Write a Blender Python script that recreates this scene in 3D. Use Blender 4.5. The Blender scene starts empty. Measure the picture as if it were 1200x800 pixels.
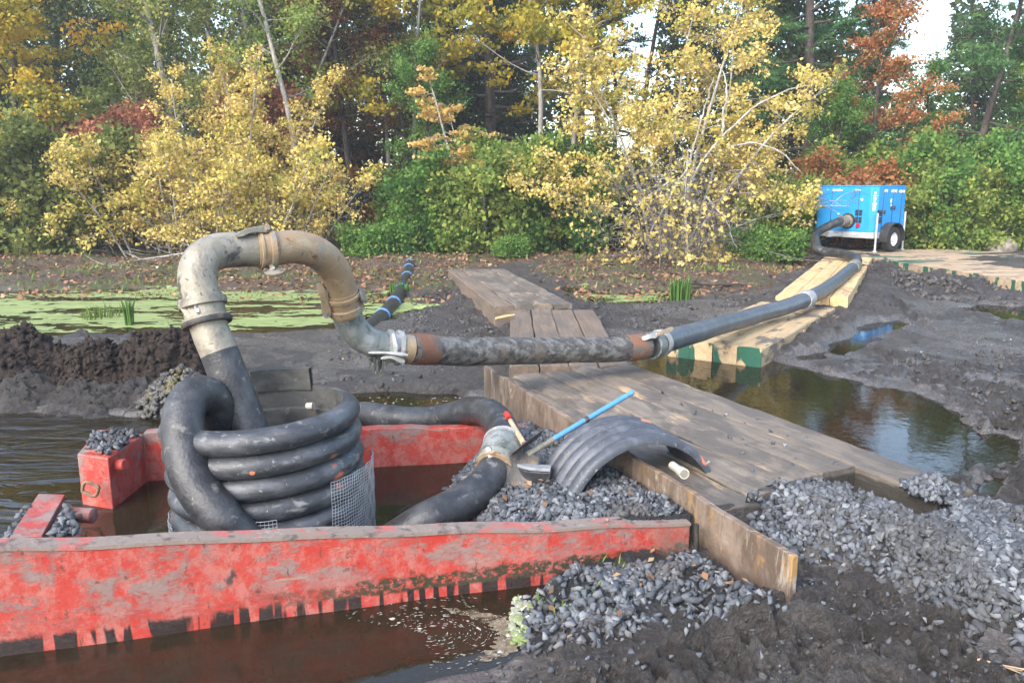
import bpy, math, random
import numpy as np
from mathutils import Vector, Matrix

R = math.radians
sc = bpy.context.scene
col = sc.collection
rnd = random.Random(5)

# ------------------------------------------------------------------ camera
CAMH, PITCH, FPX = 2.0, R(11.2), 930.0
cp, sp = math.cos(PITCH), math.sin(PITCH)
cam_d = bpy.data.cameras.new('camera')
cam = bpy.data.objects.new('camera', cam_d); col.objects.link(cam)
cam.location = (0, 0, CAMH); cam.rotation_euler = (R(90) - PITCH, 0, 0)
cam_d.sensor_width = 36; cam_d.lens = FPX / 1200 * 36
cam_d.clip_start = .05; cam_d.clip_end = 3000
sc.camera = cam

def ray(px, py):
    dx, dy = (px - 600) / FPX, (400 - py) / FPX
    return np.array((dx, cp + dy * sp, -sp + dy * cp))
def pz(px, py, z=0.0):            # where the sight line through a photo point meets height z
    d = ray(px, py); t = (z - CAMH) / d[2]
    return np.array((0, 0, CAMH)) + d * t
def pd(px, py, Y):                # the point at ground distance Y
    d = ray(px, py); return np.array((0, 0, CAMH)) + d * (Y / d[1])
def px_at(px, Y, z=0.0):          # x position of photo column px at distance Y
    zc = Y * cp + (CAMH - z) * sp
    return np.array(((px - 600) / FPX * zc, Y, z))

# ------------------------------------------------------------------ objects
WL = {}
def tag(o, label=None, cat=None, group=None, kind=None):
    if label: o['label'] = label
    if cat: o['category'] = cat
    if group: o['group'] = group
    if kind: o['kind'] = kind
    return o
def empty(name, loc, label, cat, group=None, rz=0):
    o = bpy.data.objects.new(name, None); col.objects.link(o)
    o.location = tuple(loc); o.rotation_euler = (0, 0, rz); o.empty_display_size = .1
    WL[o.name] = np.array(loc, float)
    return tag(o, label, cat, group)

class MB:
    """collects geometry that becomes ONE mesh"""
    def __init__(s): s.v = []; s.f = []; s.n = 0; s.att = []
    def add(s, v, f, att=None):
        v = np.asarray(v, float); s.v.append(v)
        s.f.append([tuple(int(i) + s.n for i in q) for q in f] if not isinstance(f, np.ndarray) else f + s.n)
        s.att.append(np.zeros(len(v)) if att is None else np.broadcast_to(att, (len(v),)))
        s.n += len(v); return s
    def box(s, c, size, M=None):
        x, y, z = np.array(size) / 2.0
        v = np.array([(i * x, j * y, k * z) for i in (-1, 1) for j in (-1, 1) for k in (-1, 1)])
        if M is not None: v = v @ np.array(M).T
        return s.add(v + np.array(c), [(0, 1, 3, 2), (4, 6, 7, 5), (0, 4, 5, 1), (2, 3, 7, 6), (0, 2, 6, 4), (1, 5, 7, 3)])
    def prism(s, pts, z0, z1):     # vertical prism over a polygon of (x,y) points; z1 may be a list
        n = len(pts); z1 = [z1] * n if np.isscalar(z1) else z1; z0 = [z0] * n if np.isscalar(z0) else z0
        a = sum(pts[i][0] * pts[(i + 1) % n][1] - pts[(i + 1) % n][0] * pts[i][1] for i in range(n))
        if a < 0: pts = pts[::-1]; z1 = z1[::-1]; z0 = z0[::-1]
        v = [(p[0], p[1], z0[i]) for i, p in enumerate(pts)] + [(p[0], p[1], z1[i]) for i, p in enumerate(pts)]
        f = [tuple(range(n))[::-1], tuple(range(n, 2 * n))] + [(i, (i + 1) % n, n + (i + 1) % n, n + i) for i in range(n)]
        return s.add(v, f)
    def tube(s, pts, rad, k=16, caps=True):
        P = np.asarray(pts, float); n = len(P)
        rad = np.full(n, rad, float) if np.isscalar(rad) else np.asarray(rad, float)
        T = np.gradient(P, axis=0); T /= np.linalg.norm(T, axis=1)[:, None] + 1e-12
        u = np.cross(T[0], (0, 0, 1.0))
        if np.linalg.norm(u) < .1: u = np.cross(T[0], (1.0, 0, 0))
        u /= np.linalg.norm(u); a = np.arange(k) * 2 * np.pi / k
        V = np.empty((n, k, 3))
        for i in range(n):
            u = u - T[i] * (u @ T[i]); u /= np.linalg.norm(u) + 1e-12
            w = np.cross(T[i], u)
            V[i] = P[i] + rad[i] * (np.cos(a)[:, None] * u + np.sin(a)[:, None] * w)
        i, j = np.meshgrid(np.arange(n - 1), np.arange(k), indexing='ij')
        j2 = (j + 1) % k
        F = np.stack([i * k + j, i * k + j2, (i + 1) * k + j2, (i + 1) * k + j], -1).reshape(-1, 4)
        s.add(V.reshape(-1, 3), F)
        if caps:
            s.f.append([tuple(s.n - n * k + q for q in range(k))[::-1], tuple(s.n - k + q for q in range(k))])
        return s
    def rod(s, a, b, r, k=10): return s.tube([a, b], r, k)
    def lathe(s, prof, k=48, a0=0, a1=2 * np.pi, M=None, o=(0, 0, 0)):
        full = abs(a1 - a0 - 2 * np.pi) < 1e-6
        A = a0 + (a1 - a0) * np.arange(k if full else k + 1) / k; m = len(A)
        P = np.asarray(prof, float)
        V = np.stack([P[:, 0:1] * np.cos(A), P[:, 0:1] * np.sin(A), np.repeat(P[:, 1:2], m, 1)], -1).reshape(-1, 3)
        if M is not None: V = V @ np.array(M).T
        F = [(i * m + j, i * m + (j + 1) % m, (i + 1) * m + (j + 1) % m, (i + 1) * m + j)
             for i in range(len(P) - 1) for j in range(m if full else m - 1)]
        return s.add(V + np.array(o), F)
    def build(s, name, mat, parent=None, smooth=40, bevel=0, attname=None):
        V = np.concatenate(s.v); off = np.zeros(3)
        if parent is not None: off = WL[parent.name]
        V = V - off
        sizes, idx = [], []
        for f in s.f:
            if isinstance(f, np.ndarray):
                sizes.append(np.full(len(f), f.shape[1])); idx.append(f.reshape(-1))
            else:
                sizes.append(np.array([len(q) for q in f], int)); idx.append(np.array([i for q in f for i in q], int))
        sizes = np.concatenate(sizes); idx = np.concatenate(idx)
        me = bpy.data.meshes.new(name)
        me.vertices.add(len(V)); me.vertices.foreach_set('co', V.astype('f').ravel())
        me.loops.add(len(idx)); me.loops.foreach_set('vertex_index', idx.astype('i'))
        me.polygons.add(len(sizes))
        st = np.concatenate([[0], np.cumsum(sizes)[:-1]])
        me.polygons.foreach_set('loop_start', st.astype('i'))
        try: me.polygons.foreach_set('loop_total', sizes.astype('i'))
        except Exception: pass
        me.update(calc_edges=True); me.validate()
        if attname:
            at = me.attributes.new(attname, 'FLOAT', 'POINT')
            at.data.foreach_set('value', np.concatenate(s.att).astype('f'))
        if mat is not None: me.materials.append(mat)
        if smooth:
            me.shade_smooth()
            if smooth < 180: me.set_sharp_from_angle(angle=R(smooth))
        o = bpy.data.objects.new(name, me); col.objects.link(o)
        if parent is not None: o.parent = parent
        WL[o.name] = off
        if bevel:
            b = o.modifiers.new('bevel', 'BEVEL'); b.width = bevel; b.segments = 2; b.limit_method = 'ANGLE'; b.angle_limit = R(40)
        return o

def spline(pts, n=60):             # Catmull-Rom through the points, evenly resampled
    P = np.asarray(pts, float)
    P = np.vstack([2 * P[0] - P[1], P, 2 * P[-1] - P[-2]]); out = []
    for i in range(1, len(P) - 2):
        t = np.linspace(0, 1, 24, endpoint=False)[:, None]
        a, b, c, d = P[i - 1], P[i], P[i + 1], P[i + 2]
        out.append(.5 * (2 * b + (c - a) * t + (2 * a - 5 * b + 4 * c - d) * t ** 2 + (3 * b - a - 3 * c + d) * t ** 3))
    out = np.vstack(out + [P[-2:-1]])
    s = np.concatenate([[0], np.cumsum(np.linalg.norm(np.diff(out, axis=0), axis=1))])
    q = np.linspace(0, s[-1], n)
    return np.stack([np.interp(q, s, out[:, k]) for k in range(out.shape[1])], 1)

# ------------------------------------------------------------------ numeric noise
def _h(ix, iy, seed):
    h = (ix.astype(np.int64) * 374761393 + iy.astype(np.int64) * 668265263 + seed * 974634777) & 0xffffffff
    h = ((h ^ (h >> 13)) * 1274126177) & 0xffffffff
    h = ((h ^ (h >> 16)) * 2246822519) & 0xffffffff
    return ((h ^ (h >> 15)) & 0xffffff) / float(0xffffff)
def vnoise(x, y, seed=0):
    ix, iy = np.floor(x), np.floor(y); fx, fy = x - ix, y - iy
    fx = fx ** 3 * (fx * (fx * 6 - 15) + 10); fy = fy ** 3 * (fy * (fy * 6 - 15) + 10)
    a, b, c, d = _h(ix, iy, seed), _h(ix + 1, iy, seed), _h(ix, iy + 1, seed), _h(ix + 1, iy + 1, seed)
    return (a * (1 - fx) + b * fx) * (1 - fy) + (c * (1 - fx) + d * fx) * fy
def fbm(x, y, seed=0, octv=4, gain=.5):
    t = 0; a = 1; n = 0
    for i in range(octv):
        t = t + a * vnoise(x, y, seed + i * 17); n += a; a *= gain
        x, y = 2.03 * (.8 * x - .6 * y) + 3.1, 2.03 * (.6 * x + .8 * y) + 1.7
    return t / n
def ss(a, b, x):
    t = np.clip((x - a) / (b - a), 0, 1); return t * t * (3 - 2 * t)
def poly_sd(x, y, poly):           # signed distance, positive inside
    d = np.full(x.shape, 1e9); ins = np.zeros(x.shape, bool); n = len(poly)
    for i in range(n):
        ax, ay = poly[i][:2]; bx, by = poly[(i + 1) % n][:2]
        ex, ey = bx - ax, by - ay
        t = np.clip(((x - ax) * ex + (y - ay) * ey) / (ex * ex + ey * ey + 1e-12), 0, 1)
        d = np.minimum(d, np.hypot(x - ax - t * ex, y - ay - t * ey))
        c = ((ay > y) != (by > y)) & (x < ex * (y - ay) / (by - ay + (1e-12 if by == ay else 0)) + ax)
        ins ^= c
    return np.where(ins, d, -d)
def pp(z, *pts): return [pz(a, b, z)[:2] for a, b in pts]

# ------------------------------------------------------------------ materials
class NT:
    def __init__(s, name):
        s.m = bpy.data.materials.new(name); s.m.use_nodes = True
        s.t = s.m.node_tree; s.t.nodes.clear()
        s.out = s.t.nodes.new('ShaderNodeOutputMaterial')
        s.tc = None; s.obj = s.node('ShaderNodeTexCoord').outputs['Object']
    def node(s, t, **kw):
        n = s.t.nodes.new(t)
        for k, v in kw.items(): setattr(n, k, v)
        return n
    def put(s, sock, v):
        if hasattr(v, 'is_output') or isinstance(v, bpy.types.NodeSocket): s.t.links.new(v, sock)
        elif isinstance(v, (tuple, list)) and len(v) == 3 and sock.type == 'RGBA': sock.default_value = (*v, 1)
        else: sock.default_value = v
    def mapping(s, scale, loc=(0, 0, 0), rot=(0, 0, 0), vec=None):
        n = s.node('ShaderNodeMapping'); s.put(n.inputs[0], vec or s.obj)
        n.inputs['Scale'].default_value = scale; n.inputs['Location'].default_value = loc; n.inputs['Rotation'].default_value = rot
        return n.outputs[0]
    def noise(s, scale=5, detail=5, rough=.6, dist=0, seed=0, vec=None):
        if not np.isscalar(scale): vec = s.mapping(scale, (seed * 3.7, seed * 1.3, seed * 2.1), vec=vec); scale = 1
        elif seed: vec = s.mapping((1, 1, 1), (seed * 3.7, seed * 1.3, seed * 2.1), vec=vec)
        n = s.node('ShaderNodeTexNoise'); s.put(n.inputs['Vector'], vec or s.obj)
        n.inputs['Scale'].default_value = scale; n.inputs['Detail'].default_value = detail
        n.inputs['Roughness'].default_value = rough; n.inputs['Distortion'].default_value = dist
        return n.outputs['Fac']
    def voro(s, scale, feature='F1', out='Distance', vec=None):
        n = s.node('ShaderNodeTexVoronoi', feature=feature); s.put(n.inputs['Vector'], vec or s.obj)
        n.inputs['Scale'].default_value = scale; return n.outputs[out]
    def step(s, fac, lo, hi):
        n = s.node('ShaderNodeMapRange', interpolation_type='SMOOTHSTEP'); s.put(n.inputs[0], fac)
        n.inputs[1].default_value = lo; n.inputs[2].default_value = hi
        return n.outputs[0]
    def ramp(s, fac, stops, interp='LINEAR'):
        n = s.node('ShaderNodeValToRGB'); s.put(n.inputs[0], fac); cr = n.color_ramp; cr.interpolation = interp
        while len(cr.elements) < len(stops): cr.elements.new(.5)
        for e, (p, c) in zip(cr.elements, stops): e.position = p; e.color = (*c, 1)
        return n.outputs[0]
    def mix(s, fac, a, b):
        n = s.node('ShaderNodeMix', data_type='RGBA'); s.put(n.inputs[0], fac); s.put(n.inputs[6], a); s.put(n.inputs[7], b)
        return n.outputs[2]
    def math(s, op, a, b=0.0):
        n = s.node('ShaderNodeMath', operation=op); s.put(n.inputs[0], a); s.put(n.inputs[1], b); return n.outputs[0]
    def mul(s, a, b): return s.math('MULTIPLY', a, b)
    def xyz(s, vec=None):
        n = s.node('ShaderNodeSeparateXYZ'); s.put(n.inputs[0], vec or s.obj); return n.outputs
    def near(s, p, r0, r1):        # 1 inside a ball round an object-space point
        n = s.node('ShaderNodeVectorMath', operation='DISTANCE'); s.put(n.inputs[0], s.obj); n.inputs[1].default_value = p
        return s.step(s.math('ADD', n.outputs['Value'], s.mul(s.math('SUBTRACT', s.noise(30), .5), .03)), r1, r0)
    def attr(s, name):
        return s.node('ShaderNodeAttribute', attribute_name=name).outputs['Fac']
    def island(s): return s.node('ShaderNodeNewGeometry').outputs['Random Per Island']
    def bump(s, h, dist=.01, strength=1.0, nrm=None):
        n = s.node('ShaderNodeBump'); s.put(n.inputs['Height'], h); n.inputs['Distance'].default_value = dist; n.inputs['Strength'].default_value = strength
        if nrm is not None: s.put(n.inputs['Normal'], nrm)
        return n.outputs[0]
    def pbr(s, color, rough=.6, metal=0.0, normal=None, ior=1.45, spec=.5):
        n = s.node('ShaderNodeBsdfPrincipled')
        s.put(n.inputs['Base Color'], color); s.put(n.inputs['Roughness'], rough); s.put(n.inputs['Metallic'], metal)
        n.inputs['IOR'].default_value = ior; n.inputs['Specular IOR Level'].default_value = spec
        if normal is not None: s.put(n.inputs['Normal'], normal)
        s.t.links.new(n.outputs[0], s.out.inputs[0]); return s.m

def weathered(name, base, layers=(), rough=.6, rough2=None, metal=0.0, bump=(40, .004), spots=(), spec=.5):
    """layers: (colour, scale, lo, hi[, seed]) laid one over the other through noise"""
    t = NT(name); c = base; last = None
    for i, L in enumerate(layers):
        f = t.step(t.noise(L[1], 6, .62, .3, seed=(L[4] if len(L) > 4 else i + 1)), L[2], L[3]); last = f
        c = t.mix(f, c, L[0])
    for p, r, cc in spots: c = t.mix(t.near(p, r * .6, r), c, cc)
    h = t.noise(bump[0], 5)
    rg = rough if rough2 is None or last is None else t.math('ADD', rough, t.mul(last, rough2 - rough))
    return t.pbr(c, rg, metal, t.bump(h, bump[1]), spec=spec)

MUDC = (.085, .074, .066)
RUST = (.16, .065, .03)
M = {}
M['hdpe'] = weathered('black_plastic', (.018, .019, .022), [((.06, .062, .068), 9, .42, .70), ((.17, .165, .158), (16, 16, 22), .57, .72), ((.12, .10, .08), (5, 5, 14), .60, .72), ((.20, .20, .20), 60, .66, .74)], .36, .75, bump=(50, .004))
M['hdpe_in'] = weathered('plastic_liner', (.075, .073, .068), [((.04, .038, .035), (5, 5, 12), .45, .7), ((.15, .09, .055), 6, .60, .72), ((.15, .145, .135), 18, .58, .72)], .5, .7)
M['hose'] = weathered('rubber_hose', (.022, .022, .024), [((.055, .055, .058), 7, .40, .68), ((.15, .14, .128), (11, 11, 14), .57, .72), ((.10, .085, .07), 4, .58, .70), ((.16, .155, .15), 45, .64, .74)], .42, .75, bump=(60, .004))
M['muddy_hose'] = weathered('muddy_hose', (.060, .055, .050), [((.15, .142, .13), (10, 18, 18), .44, .60), ((.03, .027, .025), (9, 20, 20), .55, .66), ((.115, .09, .068), 6, .56, .7), ((.19, .18, .17), 40, .62, .72)], .5, .85, bump=(26, .016))
M['blue_hose'] = weathered('grey_blue_hose', (.060, .072, .090), [((.105, .115, .125), 7, .42, .68), ((.03, .033, .04), 14, .56, .72), ((.18, .165, .15), 24, .62, .74)], .36, .65, bump=(50, .003))
M['galv'] = weathered('galvanised_steel', (.22, .195, .15), [((.29, .26, .205), 7, .42, .62), ((.13, .12, .105), (9, 9, 6), .50, .66), ((.045, .042, .038), 22, .60, .68), ((.075, .07, .066), (6, 6, 5), .58, .64), ((.20, .13, .075), 9, .62, .75)], .5, .8, .2, bump=(60, .004))
M['galv_tan'] = weathered('ochre_stained_steel', (.29, .205, .12), [((.23, .22, .195), 6, .50, .62), ((.36, .275, .175), 9, .45, .7), ((.16, .062, .026), 10, .58, .70), ((.12, .12, .12), 16, .60, .72), ((.05, .04, .035), 40, .64, .72)], .5, .8, .12, bump=(60, .004))
M['galv_green'] = weathered('mossy_galvanised_steel', (.155, .172, .16), [((.24, .25, .24), 8, .44, .62), ((.09, .095, .085), 11, .52, .66), ((.04, .042, .04), 30, .60, .70), ((.16, .15, .12), 5, .58, .7)], .5, .8, .15, bump=(60, .005))
M['pale_metal'] = weathered('pale_clamp_metal', (.30, .30, .29), [((.42, .41, .39), 14, .45, .6), ((.22, .2, .18), 16, .58, .68)], .45, .7, .3, bump=(60, .004))
M['dark_metal'] = weathered('dark_steel', (.05, .047, .045), [((.15, .11, .08), 12, .5, .7)], .5, .7, .4)
M['rust_cuff'] = weathered('rusty_cuff', (.17, .075, .042), [((.09, .08, .072), (7, 12, 12), .48, .62), ((.22, .12, .075), 12, .58, .7)], .7, .85, bump=(50, .004))
M['wood_handle'] = weathered('wooden_handle', (.36, .25, .15), [((.5, .4, .28), (30, 30, 5), .5, .7)], .6)
M['blue_paint'] = weathered('blue_handle_paint', (.07, .22, .42), [((.2, .3, .4), 25, .6, .72)], .4)
M['red_grip'] = weathered('red_grip', (.5, .03, .02), [((.3, .05, .04), 25, .6, .7)], .4)
M['pvc'] = weathered('white_plastic_pipe', (.40, .37, .31), [((.2, .17, .13), 14, .6, .75)], .4)
M['white'] = weathered('white_lettering', (.8, .82, .84), [], .5)
M['blue_band'] = weathered('blue_band', (.12, .28, .62), [((.4, .5, .7), 20, .6, .7)], .5)

def red_paint(name, band=0.0, dark=1.0):
    """worn red paint, dusty grey scuffs, black growth and drips near the water line (band = its strength)"""
    t = NT(name); x, y, z = t.xyz()
    c = t.mix(t.step(t.noise(3, 4), .35, .7), (.34, .030, .021), (.36, .050, .037))
    c = t.mix(t.mul(t.step(t.noise((8, 8, 6), 10, .80, .1, 2), .45, .60), .72), c, (.36, .145, .12))      # chalky pink
    dust = t.step(t.noise((3.4, 3.4, 5.5), 12, .78, .1, 5), .47, .56)
    up = t.step(z, .05, .24)
    c = t.mix(t.mul(dust, t.math('ADD', t.mul(up, .80), .06)), c, t.mix(t.noise(18, 6, .7), (.12, .098, .085), (.24, .20, .18)))   # dried mud
    c = t.mix(t.mul(t.step(t.noise((24, 24, 12), 6, .7, .4, 7), .60, .68), .9), c, (.085, .035, .022))       # rust chips
    c = t.mix(t.mul(t.step(t.noise((2.1, 2.1, 16), 6, .7, 1.2, 9), .60, .70), up), c, (.26, .20, .145))
    c = t.mix(t.mul(t.step(t.noise((5, 5, 5), 7, .7, .3, 13), .62, .68), up), c, (.055, .04, .034))
    if band:
        drip = t.step(t.noise((15, 15, 1.2), 2, .4, 0, 11), .46, .50)
        spk = t.step(t.noise((34, 34, 40), 6, .7, 0, 12), .40, .52)
        low = t.mul(t.step(z, -.02, .004), t.step(t.math('ADD', z, t.mul(t.math('SUBTRACT', t.noise(14, 5), .5), .09)), .085, .055))
        mid = t.mul(t.step(z, .045, .06), t.step(t.math('ADD', z, t.mul(t.math('SUBTRACT', t.noise(11, 5), .5), .11)), .135, .115))
        side = t.step(t.math('ADD', x, t.mul(t.math('SUBTRACT', t.noise((3, 3, 1), 3), .5), 1.2)), -.75, .05)
        c = t.mix(t.mul(t.mul(low, drip), .97), c, (.010, .009, .008))
        c = t.mix(t.mul(t.mul(mid, spk), t.math('ADD', t.mul(side, .9), .08)), c, (.03, .032, .016))
        mud = t.step(t.math('ADD', x, t.mul(t.math('SUBTRACT', t.noise(7, 5), .5), .8)), 1.35, 1.75)
        c = t.mix(t.mul(mud, .85), c, t.mix(t.noise(9, 7, .7), (.10, .075, .06), (.20, .16, .13)))
    h = t.math('ADD', t.noise(60, 6), t.mul(dust, .5))
    return t.pbr(c, t.math('ADD', .42, t.mul(dust, .4)), 0, t.bump(h, .003))
M['red'] = red_paint('worn_red_paint', 1.0)
M['red_in'] = red_paint('red_paint', 0)

def wood(name, a, b, c3, mud, mudlo, mudhi, L=None, endc=None, edge=None, dark_side=False):
    t = NT(name)
    va = t.node('ShaderNodeVectorMath', operation='MULTIPLY_ADD'); t.put(va.inputs[0], t.node('ShaderNodeObjectInfo').outputs['Random'])
    va.inputs[1].default_value = (37, 53, 71); t.put(va.inputs[2], t.obj); V_ = va.outputs[0]
    g = t.noise((1.2, 16, 16), 6, .65, .4, 1, V_)
    c = t.ramp(g, [(.3, a), (.55, b), (.75, c3)])
    rings = t.step(t.noise((.8, 60, 60), 3, .5, 0, 3, V_), .55, .7)
    c = t.mix(t.mul(rings, .35), c, tuple(k * .5 for k in a))
    ob = t.node('ShaderNodeObjectInfo').outputs['Random']; c = t.mix(t.mul(ob, .45), c, tuple(k * .62 for k in b))
    if edge: c = t.mix(t.step(t.noise((1.1, 5, 5), 4, .6, .5, 8, V_), .60, .66), c, edge)
    m = t.step(t.noise((1.8, 3.2, 3.2), 8, .7, .6, 5, V_), mudlo, mudhi)
    c = t.mix(t.mul(m, .93), c, t.mix(t.noise(30, 4), mud, tuple(k * 1.7 for k in mud)))
    if endc is not None:
        x, y, z = t.xyz()
        e = t.step(t.math('ADD', t.math('ABSOLUTE', x), t.mul(t.noise(20, 3), .02)), L / 2 - .012, L / 2 - .002)
        c = t.mix(t.mul(e, t.step(t.noise((.5, 3.2, 1.2), 3, vec=V_), .52, .55)), c, endc)
    if dark_side:  # beam sides coloured near black below the top edge, so the notch reads dark
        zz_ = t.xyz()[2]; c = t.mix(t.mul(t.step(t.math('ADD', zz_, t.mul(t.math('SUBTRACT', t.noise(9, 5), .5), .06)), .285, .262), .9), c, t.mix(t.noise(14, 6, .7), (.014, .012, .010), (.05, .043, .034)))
    h = t.math('ADD', t.mul(g, .8), t.mul(t.noise(40, 5), .5))
    return t.pbr(c, t.math('SUBTRACT', .8, t.mul(m, .15)), 0, t.bump(h, .012))
M['old_wood'] = wood('weathered_mat_wood', (.125, .098, .074), (.205, .166, .128), (.26, .215, .168), (.068, .057, .047), .42, .57, edge=(.36, .25, .14), dark_side=True)
M['old_wood2'] = wood('brown_mat_wood', (.11, .075, .052), (.17, .125, .09), (.22, .165, .12), (.075, .062, .053), .46, .62)
M['fresh_wood'] = wood('fresh_mat_wood', (.42, .28, .12), (.56, .40, .20), (.60, .46, .27), (.17, .095, .055), .55, .62)
M['fresh_wood2'] = wood('worn_fresh_mat_wood', (.34, .225, .11), (.44, .32, .18), (.50, .39, .24), (.07, .058, .05), .50, .60, 3.6, (.014, .075, .045))

def bark(name, a, b, sc_=8):
    return weathered(name, a, [(b, (sc_, sc_, sc_ * .35), .42, .62), (tuple(k * .5 for k in a), (sc_ * 2, sc_ * 2, sc_), .58, .7)], .85, bump=(30, .02))
M['bark_dark'] = bark('dark_bark', (.045, .034, .028), (.085, .068, .055))
M['bark_grey'] = bark('grey_bark', (.22, .20, .18), (.36, .34, .31))
M['bark_white'] = bark('pale_bark', (.30, .28, .25), (.44, .42, .39), 5)
M['bark_twig'] = bark('twig_bark', (.12, .098, .086), (.19, .165, .15))

def leaf(name, stops, trans=.4):
    t = NT(name)
    f = t.math('ADD', t.mul(t.attr('tint'), .65), t.mul(t.island(), .35))
    c = t.ramp(f, stops)
    d = t.node('ShaderNodeBsdfDiffuse'); t.put(d.inputs[0], c)
    tr = t.node('ShaderNodeBsdfTranslucent'); t.put(tr.inputs[0], c)
    m = t.node('ShaderNodeMixShader'); m.inputs[0].default_value = trans
    t.t.links.new(d.outputs[0], m.inputs[1]); t.t.links.new(tr.outputs[0], m.inputs[2]); t.t.links.new(m.outputs[0], t.out.inputs[0])
    return t.m
LF = {
 'yellow': leaf('yellow_leaves', [(.06, (.15, .21, .055)), (.24, (.38, .37, .09)), (.52, (.60, .46, .125)), (.80, (.68, .55, .24)), (.95, (.52, .33, .10))], .3),
 'gold': leaf('golden_leaves', [(.12, (.14, .17, .04)), (.38, (.32, .29, .05)), (.68, (.54, .39, .05)), (.9, (.52, .31, .06))]),
 'olive': leaf('olive_leaves', [(.15, (.09, .12, .035)), (.45, (.20, .24, .07)), (.7, (.32, .34, .11)), (.9, (.44, .38, .11))]),
 'green': leaf('green_leaves', [(.12, (.05, .12, .035)), (.42, (.10, .21, .05)), (.7, (.18, .30, .07)), (.92, (.32, .35, .09))]),
 'limegreen': leaf('yellow_green_leaves', [(.15, (.10, .16, .04)), (.45, (.20, .29, .07)), (.75, (.34, .37, .09)), (.92, (.46, .41, .12))]),
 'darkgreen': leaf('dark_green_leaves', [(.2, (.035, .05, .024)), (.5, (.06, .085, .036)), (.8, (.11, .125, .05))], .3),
 'red': leaf('red_leaves', [(.15, (.24, .085, .055)), (.45, (.42, .165, .105)), (.7, (.46, .24, .13)), (.9, (.36, .28, .10))]),
 'rust': leaf('rust_leaves', [(.15, (.09, .045, .025)), (.45, (.20, .085, .035)), (.7, (.30, .15, .05)), (.9, (.20, .17, .05))]),
 'orange': leaf('orange_leaves', [(.15, (.23, .10, .045)), (.40, (.44, .17, .07)), (.64, (.50, .25, .10)), (.8, (.24, .24, .085)), (.95, (.16, .22, .07))]),
 'peach': leaf('peach_leaves', [(.15, (.42, .28, .08)), (.5, (.62, .42, .14)), (.9, (.66, .50, .24))]),
 'pine': leaf('pine_needles', [(.2, (.035, .085, .035)), (.5, (.065, .15, .055)), (.85, (.13, .23, .075))], .2),
 'litter': leaf('fallen_leaves', [(.05, (.08, .045, .03)), (.3, (.18, .10, .06)), (.55, (.28, .16, .09)), (.8, (.36, .26, .16)), (.97, (.48, .44, .36))], .15),
 'grass': leaf('grass_blades', [(.2, (.09, .15, .03)), (.6, (.18, .26, .06)), (.9, (.36, .33, .14))], .3),
}
exec_parts = []

# ------------------------------------------------------------------ the ground
FW0, FW1 = pz(-70, 644, .515), pz(809, 611.5, .24)           # top edge of the box's near wall
PL0, PL1 = pz(566, 428, .47), pz(930, 652, .33)               # top edge of the steel plate
DU = (PL1 - PL0)[:2] / np.linalg.norm((PL1 - PL0)[:2]); DV = np.array((-DU[1], DU[0])); DO = PL0[:2] + DV * .055 - DU * .05   # timber deck axes
DITCH = pp(0, (-500, 486), (-60, 484), (30, 486), (120, 490), (200, 494), (240, 486), (330, 470), (428, 462), (470, 461), (528, 464), (576, 478)) + \
        [tuple(pz(600, 500, .05)[:2]), tuple(pz(690, 560, .0)[:2]), tuple(pz(700, 640, 0)[:2])] + \
        pp(0, (668, 676), (626, 690), (604, 716), (606, 742), (575, 765), (520, 780), (430, 797), (340, 812), (250, 840), (100, 900), (-500, 980), (-1100, 700))
POOL = pp(0, (745, 436), (752, 414), (800, 410), (818, 419), (852, 423), (899, 424), (951, 437), (995, 450), (1064, 461), (1101, 474), (1112, 495), (1135, 509),
          (1162, 514), (1166, 528), (1142, 543), (1101, 552), (1068, 552), (1028, 545), (960, 560), (880, 535), (815, 492), (752, 462))
PUDDLES = [(pp(.02, (965, 413), (975, 402), (1000, 391), (1030, 379), (1052, 373), (1058, 381), (1030, 393), (1005, 404), (985, 414)), .05, .35),
           (pp(.02, (1128, 360), (1150, 356), (1260, 360), (1260, 382), (1190, 374), (1150, 366)), .1, .3),
           (pp(.02, (1150, 568), (1168, 560), (1176, 576), (1160, 592), (1149, 585)), .04, .1),
           (pp(.02, (935, 415), (965, 412), (966, 420), (940, 422)), .05, .2),
           (pp(.02, (1000, 462), (1030, 455), (1040, 462), (1015, 470)), .05, .2)]
PILE_BOX = pp(.15, (500, 562), (518, 535), (552, 505), (590, 485), (620, 455), (760, 470), (980, 600), (980, 720), (560, 720), (515, 612))
def in_box(x, y):                  # behind the near wall and left of the steel plate
    a = (x - PL0[0]) * DV[0] + (y - PL0[1]) * DV[1] < -.005; n = np.array((-(FW1 - FW0)[1], (FW1 - FW0)[0])); n = n / np.linalg.norm(n)
    return a & ((x - FW0[0]) * n[0] + (y - FW0[1]) * n[1] > .045)
PILE_FRONT = pp(.1, (612, 712), (632, 690), (660, 668), (720, 640), (800, 640), (860, 672), (906, 706), (860, 722), (780, 705), (715, 738), (650, 752), (615, 742))
PILE_RIGHT = pp(.3, (884, 604), (905, 588), (958, 562)) + pp(.25, (1000, 590), (1060, 602), (1110, 594), (1200, 585), (1420, 580)) + pp(.12, (1420, 755), (1230, 744), (1150, 730), (1095, 694), (1030, 654), (965, 641), (912, 634))
def deck_end(v): return np.where(v < .32, 3.06, np.where(v < .63, 2.98, np.where(v < .93, 2.90, np.where(v < 1.21, 2.90, 3.46))))
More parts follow.
